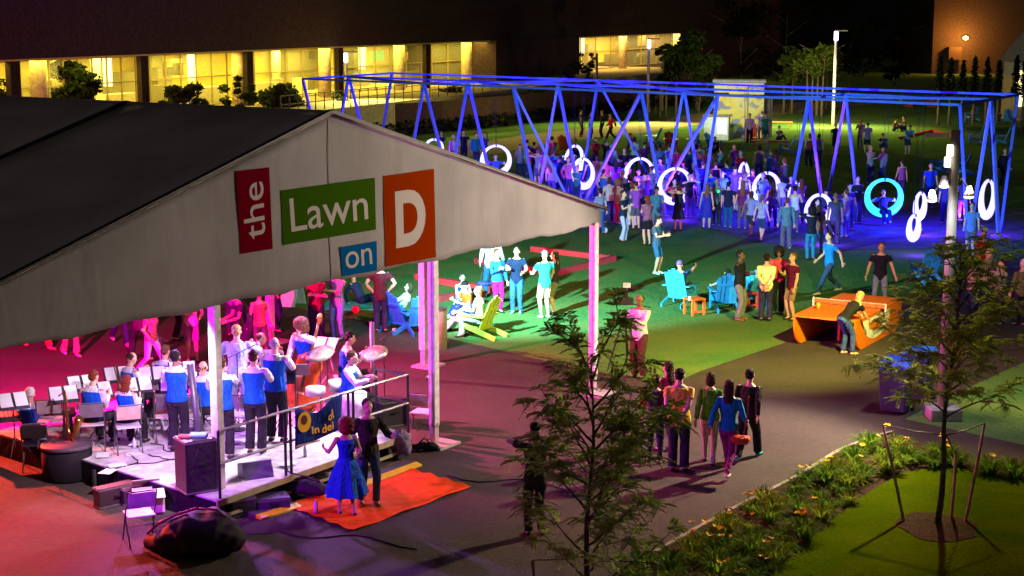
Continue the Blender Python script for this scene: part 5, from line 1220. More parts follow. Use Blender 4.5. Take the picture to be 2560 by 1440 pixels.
# filming tripod on the lawn edge
tp = empty('camera_tripod', G(1562, 925), 0, 'black video camera on a tripod at the lawn edge left of the cameraman', 'tripod')
for a in (200, 320, 80): MB().tube([(0, 0, 1.35), (.42 * math.cos(R(a)), .42 * math.sin(R(a)), 0)], [.028, .014], 6).build('leg', blackm, tp)
MB().box((0, 0, 1.55), (.34, .14, .16)).build('camera', blk, tp, bevel=.02); MB().tube([(-.17, 0, 1.55), (-.28, 0, 1.55)], .055, 12).build('lens', blackm, tp)
MB().tube([(.02, 0, 1.63), (.02, 0, 1.85)], .03, 8).build('mount', blackm, tp); MB().box((.02, 0, 1.90), (.16, .05, .10)).build('camera_light', M((.75, .6, .65), .4, 'metal'), tp); MB().tube([(.1, 0, 1.5), (.55, -.1, 1.42)], .012, 6).build('pan_handle', blackm, tp)

# ================================================================ PEOPLE
def P(lab, u, v, h=1.72, face=0, pose='stand', z=0.0, **k): return person(lab, G(u, v, z), h, face, pose, **k)
VB = (.01, .09, .62); WS = (.78, .74, .80); DT = (.025, .018, .03)
BG = 'band members in blue waistcoats'
def band(lab, u, v, face, pose, h=1.75, hair='short', hc='n', sk='a', z=SZ, **k): return P(lab, u, v, h, face, pose, z=z, top='vest', tc=VB, under='long', sl=WS, bot='trousers', bc=DT, hair=hair, hc=hc, sk=sk, near=True, group=BG, **k)
band('white haired person in a blue waistcoat seated at the far left playing the vibraphone', 82, 1158, 190, 'sitplay', hair='short', hc='w', z=0)
band('reddish haired band member in a blue waistcoat seated behind the saxophone', 232, 1118, 160, 'sitplay', hair='short', hc='r')
band('woman with long auburn hair in a blue waistcoat lifting a trombone', 316, 1120, 165, 'sitplay', h=1.66, hair='long', hc='r')
band('balding band member in a blue waistcoat seated at the back left', 322, 1062, 140, 'sitplay', hair='fringe', hc='n')
band('dark haired band member in blue waistcoat standing back turned left of the lighting pole', 447, 1126, 178, 'horn', hair='short', hc='k', sk='c')
band('band member in a blue waistcoat mostly hidden behind the near tent post', 560, 1148, 180, 'horn', hair='short')
band('band member in a blue waistcoat seated between the pole and the back left stands', 412, 1042, 165, 'sitplay', hair='short', hc='b')
band('band member in a blue waistcoat standing at the front centre of the stage', 640, 1135, 176, 'horn', h=1.80, hair='short', hc='n')
band('bald band member in a blue waistcoat standing just left of the double bass', 692, 1105, 170, 'horn', h=1.86, hair='fringe', hc='g')
band('band member in a blue waistcoat facing left behind the man in the pale suit', 640, 1005, 110, 'sitplay', h=1.78, hair='fringe', hc='n')
band('curly fair haired player in a blue waistcoat embracing the double bass', 770, 1030, 330, 'bass', h=1.80, hair='curly', hc='b', fem=False)
band('drummer in a blue waistcoat seated right of the big cymbal', 868, 1062, 80, 'drum', hair='short', hc='n')
band('young band member in a blue waistcoat looking down behind the drummer', 862, 1000, 100, 'sitplay', hair='short', hc='k')
band('band member in a blue waistcoat left of the dark lighting pole at the back', 510, 1090, 180, 'sitplay', hair='bald')
P('grey blond conductor in a pale blue suit jacket seen from behind', 598, 1060, 1.84, 182, 'conduct', z=SZ, top='jacket', tc=(.42, .50, .82), bot='trousers', bc=(.30, .36, .6), hair='short', hc='y', near=True)
# dancers and listeners under the tent
P('woman in a blue halter dress and black heels dancing on the red mat', 868, 1288, 1.56, 205, 'hug', top='tank', tc=(.01, .06, .45), bot='fullskirt', bc=(.015, .10, .46), hair='curly', hc='r', shoe='heel', sk='b', near=True)
P('man in a dark leather jacket and jeans dancing behind the woman in blue', 922, 1262, 1.74, 25, 'hug', top='jacket', tc=(.03, .03, .02), bot='jeans', bc=(.05, .07, .14), hair='short', sk='b', shoe='shoe', shc=(.35, .18, .05), near=True)
P('woman in pale jeans and a magenta top stepping across the red dance floor', 382, 942, 1.70, 60, 'walk', top='tee', tc=(.55, .10, .20), bot='tight', bc=(.45, .45, .65), hair='long', near=True)
P('person in a white top beside the tent post, washed pink by the stage light', 482, 905, 1.70, 10, 'talk', top='tee', tc=(.80, .70, .75), bot='shorts', bc=(.3, .1, .3), hair='long', near=True)
P('dark clothed dancer leaning back behind the woman in pale jeans', 355, 905, 1.74, 200, 'dance', top='long', tc=(.04, .03, .05), bot='trousers', bc=(.02, .02, .03))
P('man in white trainers stepping at the edge of the tent shade', 300, 862, 1.76, 30, 'walk', top='tee', tc=(.1, .1, .3), bot='jeans', bc=(.03, .03, .12), shoe='trainer', shc=(.7, .6, .7))
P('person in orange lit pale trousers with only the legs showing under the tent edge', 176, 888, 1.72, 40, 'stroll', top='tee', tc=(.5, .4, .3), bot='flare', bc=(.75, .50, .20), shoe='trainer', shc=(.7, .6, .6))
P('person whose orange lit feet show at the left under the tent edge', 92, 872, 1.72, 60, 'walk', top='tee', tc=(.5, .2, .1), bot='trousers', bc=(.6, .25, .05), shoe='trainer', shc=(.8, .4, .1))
P('person in a dark outfit standing at the back of the red dance floor', 440, 850, 1.74, 120, 'relax', top='long', tc=(.03, .02, .03), bot='trousers', bc=(.02, .02, .03))
P('bald man bowing forward in a dark shirt at the back of the tent', 618, 905, 1.78, 300, 'bow', top='tee', tc=(.03, .03, .06), bot='trousers', bc=(.03, .02, .05), hair='bald', near=True)
P('woman in a pink red tank top behind the seated band', 652, 905, 1.68, 30, 'relax', top='tank', tc=(.70, .10, .12), bot='tight', bc=(.1, .03, .1), hair='bob', near=True)
P('man in a maroon shirt with crossed arms at the right under the tent', 792, 862, 1.82, 15, 'cross', top='tee', tc=(.22, .02, .05), bot='trousers', bc=(.03, .02, .06), near=True)
P('man in a checked shirt and pale blue jeans with folded hands under the tent', 845, 850, 1.80, 340, 'cross', top='tee', tc=(.40, .22, .50), bot='jeans', bc=(.22, .18, .60), near=True)
P('man in a maroon polo, hands on hips, seen from behind at the lawn edge', 953, 832, 1.82, 185, 'hips', top='tee', tc=(.06, .012, .02), bot='trousers', bc=(.02, .02, .06), near=True)
P('person with raised violet sleeve at the far back of the tent', 585, 842, 1.72, 200, 'look', top='long', tc=(.2, .08, .5), bot='trousers', bc=(.05, .02, .1))
P('tall person in a dark blue shirt near the sandwich board', 690, 830, 1.78, 90, 'pocket', top='tee', tc=(.03, .03, .10), bot='jeans', bc=(.03, .03, .10))
# lawn near group
P('tall man in a white shirt, cut by the tent edge, beside the navy handbag', 1228, 745, 1.86, 190, 'reach', top='long', tc=(.70, .66, .74), bot='jeans', bc=(.02, .10, .34), near=True)
wb = P('woman in a blue cardigan and bright pink trousers with a navy handbag', 1243, 782, 1.68, 30, 'drink', top='jacket', tc=(.02, .14, .42), bot='tight', bc=(.72, .01, .22), hair='bun', hc='r', near=True)
P('man in a dark navy T-shirt and jeans looking up beside the handbag woman', 1292, 783, 1.76, 350, 'talk', top='tee', tc=(.012, .022, .06), bot='jeans', bc=(.03, .11, .30), shoe='trainer', shc=(.15, .3, .6), near=True)
P('man in a teal T-shirt, cap and white shorts seen from behind on the lawn', 1362, 795, 1.76, 205, 'talk', top='tee', tc=(.03, .34, .34), bot='shorts', bc=(.72, .68, .60), hair='cap', hc=(.18, .16, .26), shoe='trainer', shc=(.85, .85, .85), near=True)
P('woman hidden behind the man in the teal T-shirt', 1386, 785, 1.66, 260, 'drink', top='tee', tc=(.04, .03, .05), bot='shorts', bc=(.25, .18, .12), hair='long', near=True)
P('young man in grey blue T-shirt and long shorts reading his phone alone', 1641, 684, 1.76, 55, 'phone', top='tee', tc=(.05, .11, .20), bot='shorts', bc=(.03, .13, .28), shoe='trainer', shc=(.8, .9, .9), near=True)
P('man in a dark polo and pale jeans holding a cup near the tent corner', 1557, 604, 1.76, 60, 'drink', top='tee', tc=(.012, .025, .06), bot='flare', bc=(.40, .48, .75), near=True)
P('long haired girl in a black skirt and pink striped top near the phone reader', 1618, 614, 1.70, 200, 'phone', top='tee', tc=(.35, .12, .22), bot='skirt', bc=(.012, .012, .02), hair='long', hc='r', near=True)
P('cameraman in a white shirt and dark tie holding the tripod handle', 1598, 945, 1.84, 325, 'camera', top='long', tc=(.72, .66, .80), bot='trousers', bc=(.10, .04, .03), hair='fringe', hc='k', sk='c', near=True)
P('woman in a navy sleeveless top sitting on the grass with folded arms', 1155, 765, 1.68, 10, 'ground', top='tank', tc=(.012, .03, .10), bot='shorts', bc=(.5, .45, .5), hair='bob', near=True)
P('man in an orange shirt and black cap sitting on the grass', 1172, 790, 1.72, 300, 'ground', top='tee', tc=(.60, .10, .01), bot='jeans', bc=(.03, .03, .12), hair='cap', hc='k', near=True)
P('man in a dark shirt lounging in the yellow green chair', 1182, 835, 1.76, 245, 'lounge', top='tee', tc=(.02, .03, .10), bot='trousers', bc=(.55, .42, .50), near=True)
P('woman in pale clothes leaning over the yellow green chair', 1200, 845, 1.66, 250, 'sit', top='tee', tc=(.62, .45, .22), bot='trousers', bc=(.55, .42, .62), hair='bun', hc='b', near=True)
P('woman in a white top reclining in the blue chair by the tent post', 1000, 812, 1.68, 255, 'lounge', top='long', tc=(.70, .72, .80), bot='jeans', bc=(.03, .05, .15), hair='bob', near=True)
P('person in dark clothes lying on a turquoise blanket at the lawn edge', 905, 760, 1.72, 60, 'recline', top='long', tc=(.01, .04, .10), bot='trousers', bc=(.01, .03, .08))
bl_ = MB().prism([(-.9, -.6), (.9, -.6), (.95, .6), (-.85, .65)], 0, .02).build('blanket', M((.05, .55, .60), .8, 'cloth'), None, loc=G(890, 765)); tag(bl_, 'turquoise blanket spread on the grass edge', 'blanket')
# bag of the pink trousers woman
hb = empty('handbag', G(1236, 782) + V((-.26, -.12, .78)), R(30), 'navy patterned handbag hanging at the hip of the woman in pink trousers', 'handbag')
MB().tube([(-.17, 0, .0), (-.15, 0, .02), (.15, 0, .02), (.17, 0, 0)], [.08, .14, .14, .08], 12, .5).build('body', M((.03, .035, .14), .7, 'cloth'), hb, True); MB().tube([(-.12, 0, .10), (-.06, 0, .34), (.06, 0, .34), (.12, 0, .10)], .010, 6).build('strap', blackm, hb)
# chairs people
P('man in a purple cap and blue shirt pointing from the pale blue chair', 1702, 755, 1.76, 155, 'loungepoint', top='tee', tc=(.02, .06, .28), bot='shorts', bc=(.06, .05, .05), hair='cap', hc=(.22, .10, .60), near=True)
P('dark haired person lounging in the blue chair beside the crossed arm man', 1810, 768, 1.68, 190, 'lounge', top='tee', tc=(.04, .10, .30), bot='jeans', bc=(.03, .05, .15), hair='bob', hc='k', near=True)
P('man in a black sweater with crossed arms standing by the blue chairs', 1847, 800, 1.80, 60, 'cross', top='jacket', tc=(.012, .014, .025), bot='trousers', bc=(.20, .19, .24), sk='d', hc='k', near=True, shc=(.35, .1, .1))
P('man in a cream shirt with hands clasped behind his back', 1913, 803, 1.74, 170, 'behind', top='long', tc=(.85, .74, .44), bot='trousers', bc=(.03, .035, .08), hc='k', near=True)
P('woman in a coral top and black trousers facing the men', 1943, 785, 1.76, 350, 'talk', top='tee', tc=(.75, .07, .10), bot='trousers', bc=(.015, .015, .02), hair='curly', hc='k', sk='c', near=True)
P('man in a maroon shirt and khaki shorts holding a phone', 1978, 800, 1.74, 300, 'drink', top='tee', tc=(.10, .008, .03), bot='shorts', bc=(.28, .20, .11), hc='b', near=True)
P('man in a bright blue T-shirt striding towards the orange table', 2072, 735, 1.80, 290, 'walk', top='tee', tc=(.01, .20, .75), bot='jeans', bc=(.03, .06, .14), shoe='trainer', shc=(.7, .7, .75), near=True)
P('man in a black polo and jeans standing behind the orange table', 2197, 775, 1.82, 350, 'table', top='tee', tc=(.014, .014, .03), bot='jeans', bc=(.18, .24, .36), hc='b', near=True)
P('woman in a black T-shirt and jeans bending over the orange table', 2120, 886, 1.70, 125, 'bend', top='tee', tc=(.02, .02, .02), bot='jeans', bc=(.05, .10, .26), hair='long', hc='y', near=True, shc=(.7, .5, .3))
# right hand group behind the staked tree
P('man with a patterned red shirt behind the tree branches at the right', 2462, 800, 1.86, 20, 'talk', top='tee', tc=(.14, .03, .03), bot='jeans', bc=(.02, .03, .09), hair='bald', near=True)
P('woman in a pink and white patterned top behind the tree branches', 2425, 806, 1.68, 60, 'talk', top='tee', tc=(.62, .35, .45), bot='jeans', bc=(.02, .03, .08), hair='long', near=True)
P('long haired woman in a black and white striped top at the right', 2497, 812, 1.66, 290, 'talk', top='jacket', tc=(.55, .52, .44), bot='trousers', bc=(.02, .02, .025), hair='long', hc='n', near=True)
P('white haired person in an olive coat at the right edge of the picture', 2550, 815, 1.70, 200, 'relax', top='jacket', tc=(.14, .12, .06), bot='trousers', bc=(.02, .02, .02), hair='short', hc='w', near=True)
P('man in a light blue top behind the tree, before the edge-on swing', 2425, 640, 1.74, 330, 'relax', top='tee', tc=(.12, .22, .65), bot='shorts', bc=(.1, .12, .3))
P('person in a red collared shirt partly behind the tree crown top', 2452, 730, 1.76, 15, 'drink', top='tee', tc=(.5, .03, .02), bot='trousers', bc=(.03, .03, .03), hair='bald')
# strollers on the path
P('woman in a green hooded jacket and pale trousers walking away on the path', 1772, 1162, 1.66, 172, 'stroll', top='jacket', tc=(.07, .20, .035), bot='tight', bc=(.42, .36, .30), hair='bob', hc='n', near=True)
tw = P('woman in a teal tunic and plum leggings walking away with a red shoulder bag', 1818, 1190, 1.72, 160, 'walk', top='long', tc=(.01, .22, .42), bot='tight', bc=(.22, .02, .12), hair='long', hc='n', shc=(.75, .72, .55), near=True)
P('man in black with bright turquoise shoes walking away on the right', 1868, 1150, 1.68, 150, 'walk2', top='long', tc=(.02, .02, .018), bot='trousers', bc=(.015, .015, .02), hc='k', shc=(.02, .50, .45), shoe='trainer', near=True)
P('man in a yellow T-shirt with hands clasped behind his back on the path', 1695, 1180, 1.82, 170, 'behind', top='tee', tc=(.80, .56, .06), bot='trousers', bc=(.03, .03, .04), hc='k', near=True, fat=1.12)
P('short woman in a dark top with a red bag strap, left of the yellow shirt', 1636, 1158, 1.60, 165, 'relax', top='long', tc=(.035, .02, .045), bot='tight', bc=(.02, .015, .03), hair='bob', hc='k', near=True)
P('woman in a bright red top beyond the short woman, looking left', 1666, 1128, 1.66, 220, 'relax', top='tee', tc=(.50, .03, .08), bot='jeans', bc=(.03, .03, .12), hair='long', near=True)
P('man behind the branches of the near tree taking a photo with raised hands', 1338, 1340, 1.76, 195, 'look', top='tee', tc=(.06, .05, .05), bot='jeans', bc=(.05, .04, .05), hair='cap', hc='k', near=True)
rb = empty('shoulder_bag', G(1818, 1190) + V((.18, -.22, .68)), R(160), 'red orange shoulder bag at the hip of the woman in the teal tunic', 'handbag')
MB().tube([(-.15, 0, .0), (-.13, 0, .02), (.13, 0, .02), (.15, 0, 0)], [.07, .13, .13, .07], 12, .55).build('body', M((.50, .06, .02), .5, 'cloth'), rb, True); MB().tube([(-.05, 0, .10), (-.10, -.05, .45), (-.12, 0, .78)], .014, 6).build('strap', M((.45, .04, .08), .6, 'cloth'), rb)
rc = MB().prism([(-.06, -.02), (.06, -.02), (.06, .02), (-.06, .02)], 0, .34).build('red_folder', M((.6, .03, .02), .6, 'plastic'), None, loc=G(1622, 1158) + V((-.12, -.05, .98))); tag(rc, 'red folder held under the arm of the short woman on the path', 'folder')
# back lawn people
bp_ = [(1452, 342, 1.74, 100, 'relax', 'tee', (.02, .03, .16), 'trousers', (.08, .05, .04), 'person in a navy shirt standing at the back path, leftmost of four'),
       (1476, 348, 1.70, 80, 'pocket', 'tee', (.02, .02, .04), 'jeans', (.02, .03, .10), 'person in dark clothes second of four at the back path'),
       (1505, 346, 1.76, 280, 'hips', 'long', (.015, .012, .015), 'trousers', (.012, .012, .02), 'person all in black third of four at the back path'),
       (1527, 352, 1.70, 290, 'walk', 'jacket', (.62, .01, .05), 'trousers', (.03, .02, .02), 'person in a bright red jacket walking along the back path'),
       (1104, 410, 1.70, 0, 'cross', 'tee', (.02, .02, .10), 'jeans', (.02, .02, .06), 'person in navy with folded arms right of the leftmost ring'),
       (1133, 420, 1.74, 60, 'relax', 'long', (.62, .60, .72), 'jeans', (.04, .04, .1), 'person in a white shirt above the tent edge'),
       (1160, 412, 1.78, 0, 'hips', 'tee', (.012, .015, .06), 'trousers', (.012, .015, .05), 'man in a dark polo with hands on hips above the tent edge'),
       (1190, 420, 1.78, 30, 'relax', 'jacket', (.01, .18, .42), 'jeans', (.03, .03, .15), 'person in a turquoise blue jacket left of a bright ring swing'),
       (1214, 412, 1.66, 320, 'relax', 'tee', (.03, .05, .25), 'jeans', (.03, .03, .2), 'long haired person in blue beside the turquoise jacket'),
       (1873, 360, 1.82, 0, 'relax', 'long', (.62, .38, .58), 'trousers', (.012, .012, .03), 'man in a pink shirt standing before the mural kiosk'),
       (1912, 358, 1.78, 10, 'relax', 'tee', (.015, .22, .12), 'shorts', (.03, .05, .05), 'person in a green T-shirt with a pale dot beside the pink shirt man'),
       (1903, 352, 1.80, 200, 'relax', 'tee', (.10, .12, .30), 'jeans', (.03, .03, .1), 'person in grey blue just behind the green T-shirt'),
       (2087, 388, 1.76, 0, 'relax', 'tee', (.012, .012, .04), 'shorts', (.012, .015, .03), 'person in dark clothes left of a right-hand swing leg'),
       (2150, 372, 1.70, 330, 'talk', 'tee', (.25, .22, .35), 'jeans', (.1, .1, .2), 'person in pale grey talking beside the one with dark backed top'),
       (2167, 385, 1.74, 180, 'relax', 'tee', (.15, .15, .35), 'shorts', (.02, .02, .04), 'person in a grey and black top seen from behind right of a swing leg'),
       (2268, 388, 1.76, 10, 'bow', 'tee', (.02, .26, .60), 'shorts', (.02, .04, .08), 'person in a bright light blue shirt leaning forward on the dark lawn'),
       (2174, 460, 1.78, 20, 'cross', 'tee', (.42, .30, .45), 'jeans', (.04, .04, .2), 'bald person in pale pink standing above the cyan ring'),
       (2206, 462, 1.72, 300, 'drink', 'long', (.30, .32, .68), 'jeans', (.04, .04, .2), 'person in pale blue with a drink above the cyan ring'),
       (2252, 500, 1.70, 200, 'relax', 'tank', (.35, .08, .45), 'tight', (.1, .03, .3), 'person in a violet top right above the cyan ring'),
       (2323, 520, 1.82, 350, 'relax', 'tee', (.01, .05, .75), 'trousers', (.01, .02, .2), 'man in a vivid blue T-shirt left of the floodlight post'),
       (2508, 470, 1.78, 0, 'relax', 'jacket', (.012, .012, .03), 'trousers', (.01, .01, .02), 'man in a black jacket between the last swing legs'),
       (2237, 219, 1.70, 300, 'walk', 'tee', (.60, .62, .75), 'jeans', (.05, .06, .1), 'tiny person in white walking across the far right lawn'),
       (1560, 470, 1.80, 0, 'talk', 'tee', (.015, .02, .06), 'jeans', (.01, .03, .22), 'man in a dark shirt and jeans left of the large centre ring'),
       (1528, 452, 1.72, 20, 'relax', 'tee', (.3, .2, .35), 'trousers', (.02, .02, .05), 'person in a violet grey top under the crossing swing legs')]
for i, (u, v, h, f, ps_, tp_, c, bt, bc, lab) in enumerate(bp_):
    P(lab, u, v, h, f, ps_, top=tp_, tc=c, bot=bt, bc=bc, hair='long' if 'long haired' in lab else 'bald' if 'bald' in lab else 'short', hc='nkb'[i % 3], group='people on the back lawn')
for u, v, f, c, lab in [(1425, 392, 20, (.35, .06, .08), 'person seated by the orange chair on the back lawn'), (1440, 388, 330, (.3, .33, .4), 'person in grey seated above the tilted ring'), (1572, 372, 60, (.05, .12, .3), 'person in blue seated on the grass by the tan path'), (1622, 374, 100, (.35, .42, .6), 'person in pale blue seated left of the dark blue chair'),
                        (1738, 374, 10, (.05, .1, .3), 'person seated in the blue chair behind the crossing legs'), (1785, 382, 20, (.03, .03, .08), 'person in dark clothes seated at the drinks cabinet'), (2235, 328, 80, (.2, .08, .1), 'person reclining on the dark lawn at the right'), (2262, 325, 280, (.05, .05, .1), 'second person seated on the dark lawn at the right'),
                        (1945, 352, 30, (.15, .15, .25), 'person seated right of the kiosk near the dark lawn'), (2205, 372, 0, (.05, .08, .2), 'person crouching on the dark lawn left of the light blue shirt'), (2432, 306, 200, (.03, .05, .12), 'person seated in the blue chair far back at the right'), (2495, 306, 170, (.04, .03, .06), 'person seated beside the farthest blue chair')]:
    P(lab, u, v, 1.7, f, 'ground', top='tee', tc=c, bot='jeans', bc=(.03, .03, .1), hair='short', group='people seated on the back lawn')
# the crowd at the swings: individually placed
crowd = [  # u, foot v, face, pose, top, colour, bottom, colour, hair, label
 (1500, 585, 200, 'relax', 'tee', (.16, .24, .42), 'jeans', (.02, .08, .40), 'tail', 'pony tailed person in a grey blue top just right of the tent corner'),
 (1522, 560, 185, 'pocket', 'long', (.58, .52, .66), 'jeans', (.02, .03, .14), 'bob', 'person in a loose white top seen from behind at the left of the crowd'),
 (1544, 562, 150, 'relax', 'tee', (.22, .06, .05), 'tight', (.72, .01, .05), 'curly', 'person in bright red trousers at the left of the crowd'),
 (1580, 568, 200, 'relax', 'jacket', (.02, .06, .12), 'trousers', (.74, .72, .76), 'bob', 'person in white trousers and a dark jacket'),
 (1640, 590, 190, 'relax', 'tee', (.04, .16, .26), 'shorts', (.08, .16, .20), 'cap', 'person in a cap and teal backpack behind the long haired girl'),
 (1695, 578, 185, 'look', 'dress', (.012, .025, .05), None, None, 'bob', 'woman in a dark dress seen from behind photographing the red rider'),
 (1766, 573, 170, 'relax', 'dress', (.03, .03, .40), None, None, 'long', 'girl in a short blue violet dress at the crowd front'),
 (1790, 566, 350, 'relax', 'tee', (.03, .08, .09), 'trousers', (.03, .03, .03), 'short', 'person wearing a glowing green badge at the crowd front'),
 (1819, 572, 160, 'relax', 'tee', (.012, .015, .07), 'jeans', (.01, .10, .22), 'short', 'man in a dark T-shirt and blue jeans right of the green badge'),
 (1876, 594, 155, 'walk', 'tee', (.22, .25, .48), 'shorts', (.02, .03, .08), 'bob', 'girl in a grey top and dark shorts walking arm in arm'),
 (1902, 604, 150, 'stroll', 'tee', (.38, .44, .72), 'shorts', (.02, .05, .14), 'tail', 'girl in a pale blue top and shorts nearest of the walking pair'),
 (1965, 625, 180, 'relax', 'long', (.08, .18, .28), 'trousers', (.10, .10, .20), 'short', 'boy in a teal long sleeved top seen from behind'),
 (2026, 650, 185, 'look', 'jacket', (.012, .014, .04), 'jeans', (.02, .20, .40), 'curly', 'person in a black jacket and turquoise jeans photographing a ring swing'),
 (2044, 640, 170, 'relax', 'tee', (.20, .10, .10), 'tight', (.06, .14, .24), 'long', 'person partly hidden beside the turquoise jeans'),
 (2086, 610, 160, 'relax', 'tee', (.04, .05, .08), 'trousers', (.05, .04, .05), 'short', 'person in a dark grey top left of the man in the blue T-shirt'),
 (2112, 595, 200, 'look', 'long', (.28, .20, .50), 'jeans', (.08, .08, .50), 'short', 'person in pale violet left of the cyan ring'),
 (2120, 575, 10, 'relax', 'tee', (.05, .03, .12), 'jeans', (.05, .04, .2), 'bob', 'person with a bright lit face behind the pale violet one'),
 (1930, 575, 180, 'relax', 'tank', (.14, .05, .30), 'tight', (.02, .02, .3), 'long', 'long haired person in dark violet right of the walking pair'),
 (1860, 540, 180, 'relax', 'tank', (.35, .10, .40), 'trousers', (.02, .02, .25), 'bob', 'person in pink violet standing before the thin ring'),
 (2000, 560, 190, 'look', 'tank', (.30, .04, .42), 'trousers', (.02, .01, .12), 'long', 'person with both arms lifted over the half hidden ring'),
 (1815, 500, 200, 'relax', 'jacket', (.01, .03, .50), 'jeans', (.02, .05, .45), 'short', 'man in a bright blue jacket behind the crowd'),
 (1788, 508, 180, 'relax', 'dress', (.008, .008, .02), None, None, 'short', 'person in a long black garment in the middle of the crowd'),
 (1756, 505, 170, 'point', 'tee', (.01, .02, .14), 'trousers', (.01, .01, .1), 'short', 'person in navy stretching an arm left of the long slanting leg'),
 (1690, 458, 190, 'relax', 'tee', (.72, .01, .22), 'trousers', (.1, .02, .2), 'short', 'person in a hot pink T-shirt behind the raised arm rider'),
 (1648, 455, 200, 'relax', 'tee', (.12, .22, .60), 'trousers', (.05, .05, .3), 'short', 'person in a light blue shirt left of the hot pink T-shirt'),
 (1672, 450, 170, 'relax', 'tee', (.28, .26, .62), 'jeans', (.04, .05, .25), 'short', 'person in lilac between the light blue and hot pink shirts'),
 (1722, 460, 160, 'relax', 'tee', (.02, .05, .14), 'jeans', (.02, .04, .2), 'short', 'person in dark blue right of the hot pink T-shirt'),
 (1748, 452, 180, 'relax', 'tank', (.05, .03, .10), 'jeans', (.02, .02, .1), 'bob', 'person in black top below the light blue chairs'),
 (1897, 455, 185, 'relax', 'tank', (.06, .03, .14), 'jeans', (.03, .03, .3), 'bob', 'person in a dark top standing above the ring behind the walking pair'),
 (1938, 470, 200, 'look', 'tee', (.35, .22, .50), 'jeans', (.03, .03, .3), 'long', 'person in a white violet top right above that ring'),
 (1925, 460, 180, 'relax', 'tee', (.02, .02, .12), 'jeans', (.02, .02, .2), 'short', 'dark shirted person beside the white violet top'),
 (2022, 420, 190, 'relax', 'tank', (.35, .03, .05), 'trousers', (.02, .02, .06), 'bob', 'person in a dark red top left of a near swing leg at the right'),
 (2045, 418, 180, 'relax', 'tee', (.35, .30, .50), 'trousers', (.02, .02, .06), 'bob', 'person in a pale top next to the dark red one'),
 (1575, 545, 170, 'phone', 'tee', (.02, .10, .22), 'trousers', (.02, .02, .2), 'curly', 'curly haired person in teal behind the white trousers'),
 (1515, 500, 190, 'relax', 'tee', (.55, .12, .10), 'jeans', (.05, .05, .2), 'short', 'person in coral left of the large centre ring'),
 (1492, 490, 180, 'look', 'tee', (.62, .26, .03), 'jeans', (.02, .05, .2), 'short', 'person in an orange top with raised hands'),
 (1538, 500, 185, 'relax', 'tee', (.30, .04, .55), 'trousers', (.03, .02, .2), 'long', 'long haired person in vivid purple left of the large ring'),
 (1400, 490, 180, 'look', 'jacket', (.01, .02, .12), 'trousers', (.01, .01, .1), 'short', 'man in a navy jacket between the tent edge and two rings'),
 (1382, 470, 170, 'relax', 'tee', (.03, .20, .32), 'jeans', (.02, .05, .2), 'short', 'person in teal by the long slanting brace'),
 (1352, 448, 160, 'relax', 'tee', (.25, .04, .40), 'jeans', (.04, .03, .2), 'long', 'long haired person in purple above the tent edge'),
 (1335, 440, 180, 'relax', 'tee', (.05, .02, .12), 'jeans', (.02, .02, .1), 'short', 'dark shirted person above the tent edge left of the purple one'),
 (1362, 478, 190, 'relax', 'tee', (.30, .02, .08), 'jeans', (.03, .02, .1), 'short', 'person in crimson partly behind the tent edge'),
 (1300, 450, 190, 'relax', 'tee', (.03, .04, .14), 'jeans', (.02, .02, .1), 'cap', 'person in a cap right of the leftmost full ring'),
 (1378, 500, 160, 'relax', 'long', (.35, .25, .50), 'jeans', (.1, .05, .3), 'long', 'long haired person in lilac at the tent edge'),
 (2405, 560, 170, 'relax', 'tee', (.05, .04, .12), 'tight', (.2, .04, .4), 'long', 'person pushing the last edge-on ring swing'),
 (2362, 560, 350, 'relax', 'tee', (.04, .03, .14), 'trousers', (.02, .02, .12), 'short', 'dim person behind the floodlight post'),
]
for i, (u, v, f, ps_, tp_, c, bt, bc, hr, lab) in enumerate(crowd):
    P(lab, u, v, 1.64 + .14 * ((i * 37) % 10) / 10, f, ps_, top=tp_, tc=c, bot=bt, bc=bc or (.02, .02, .02), hair=hr, hc='knbr'[i % 4], sk='aabac'[i % 5], group='crowd at the ring swings', near=v > 560)
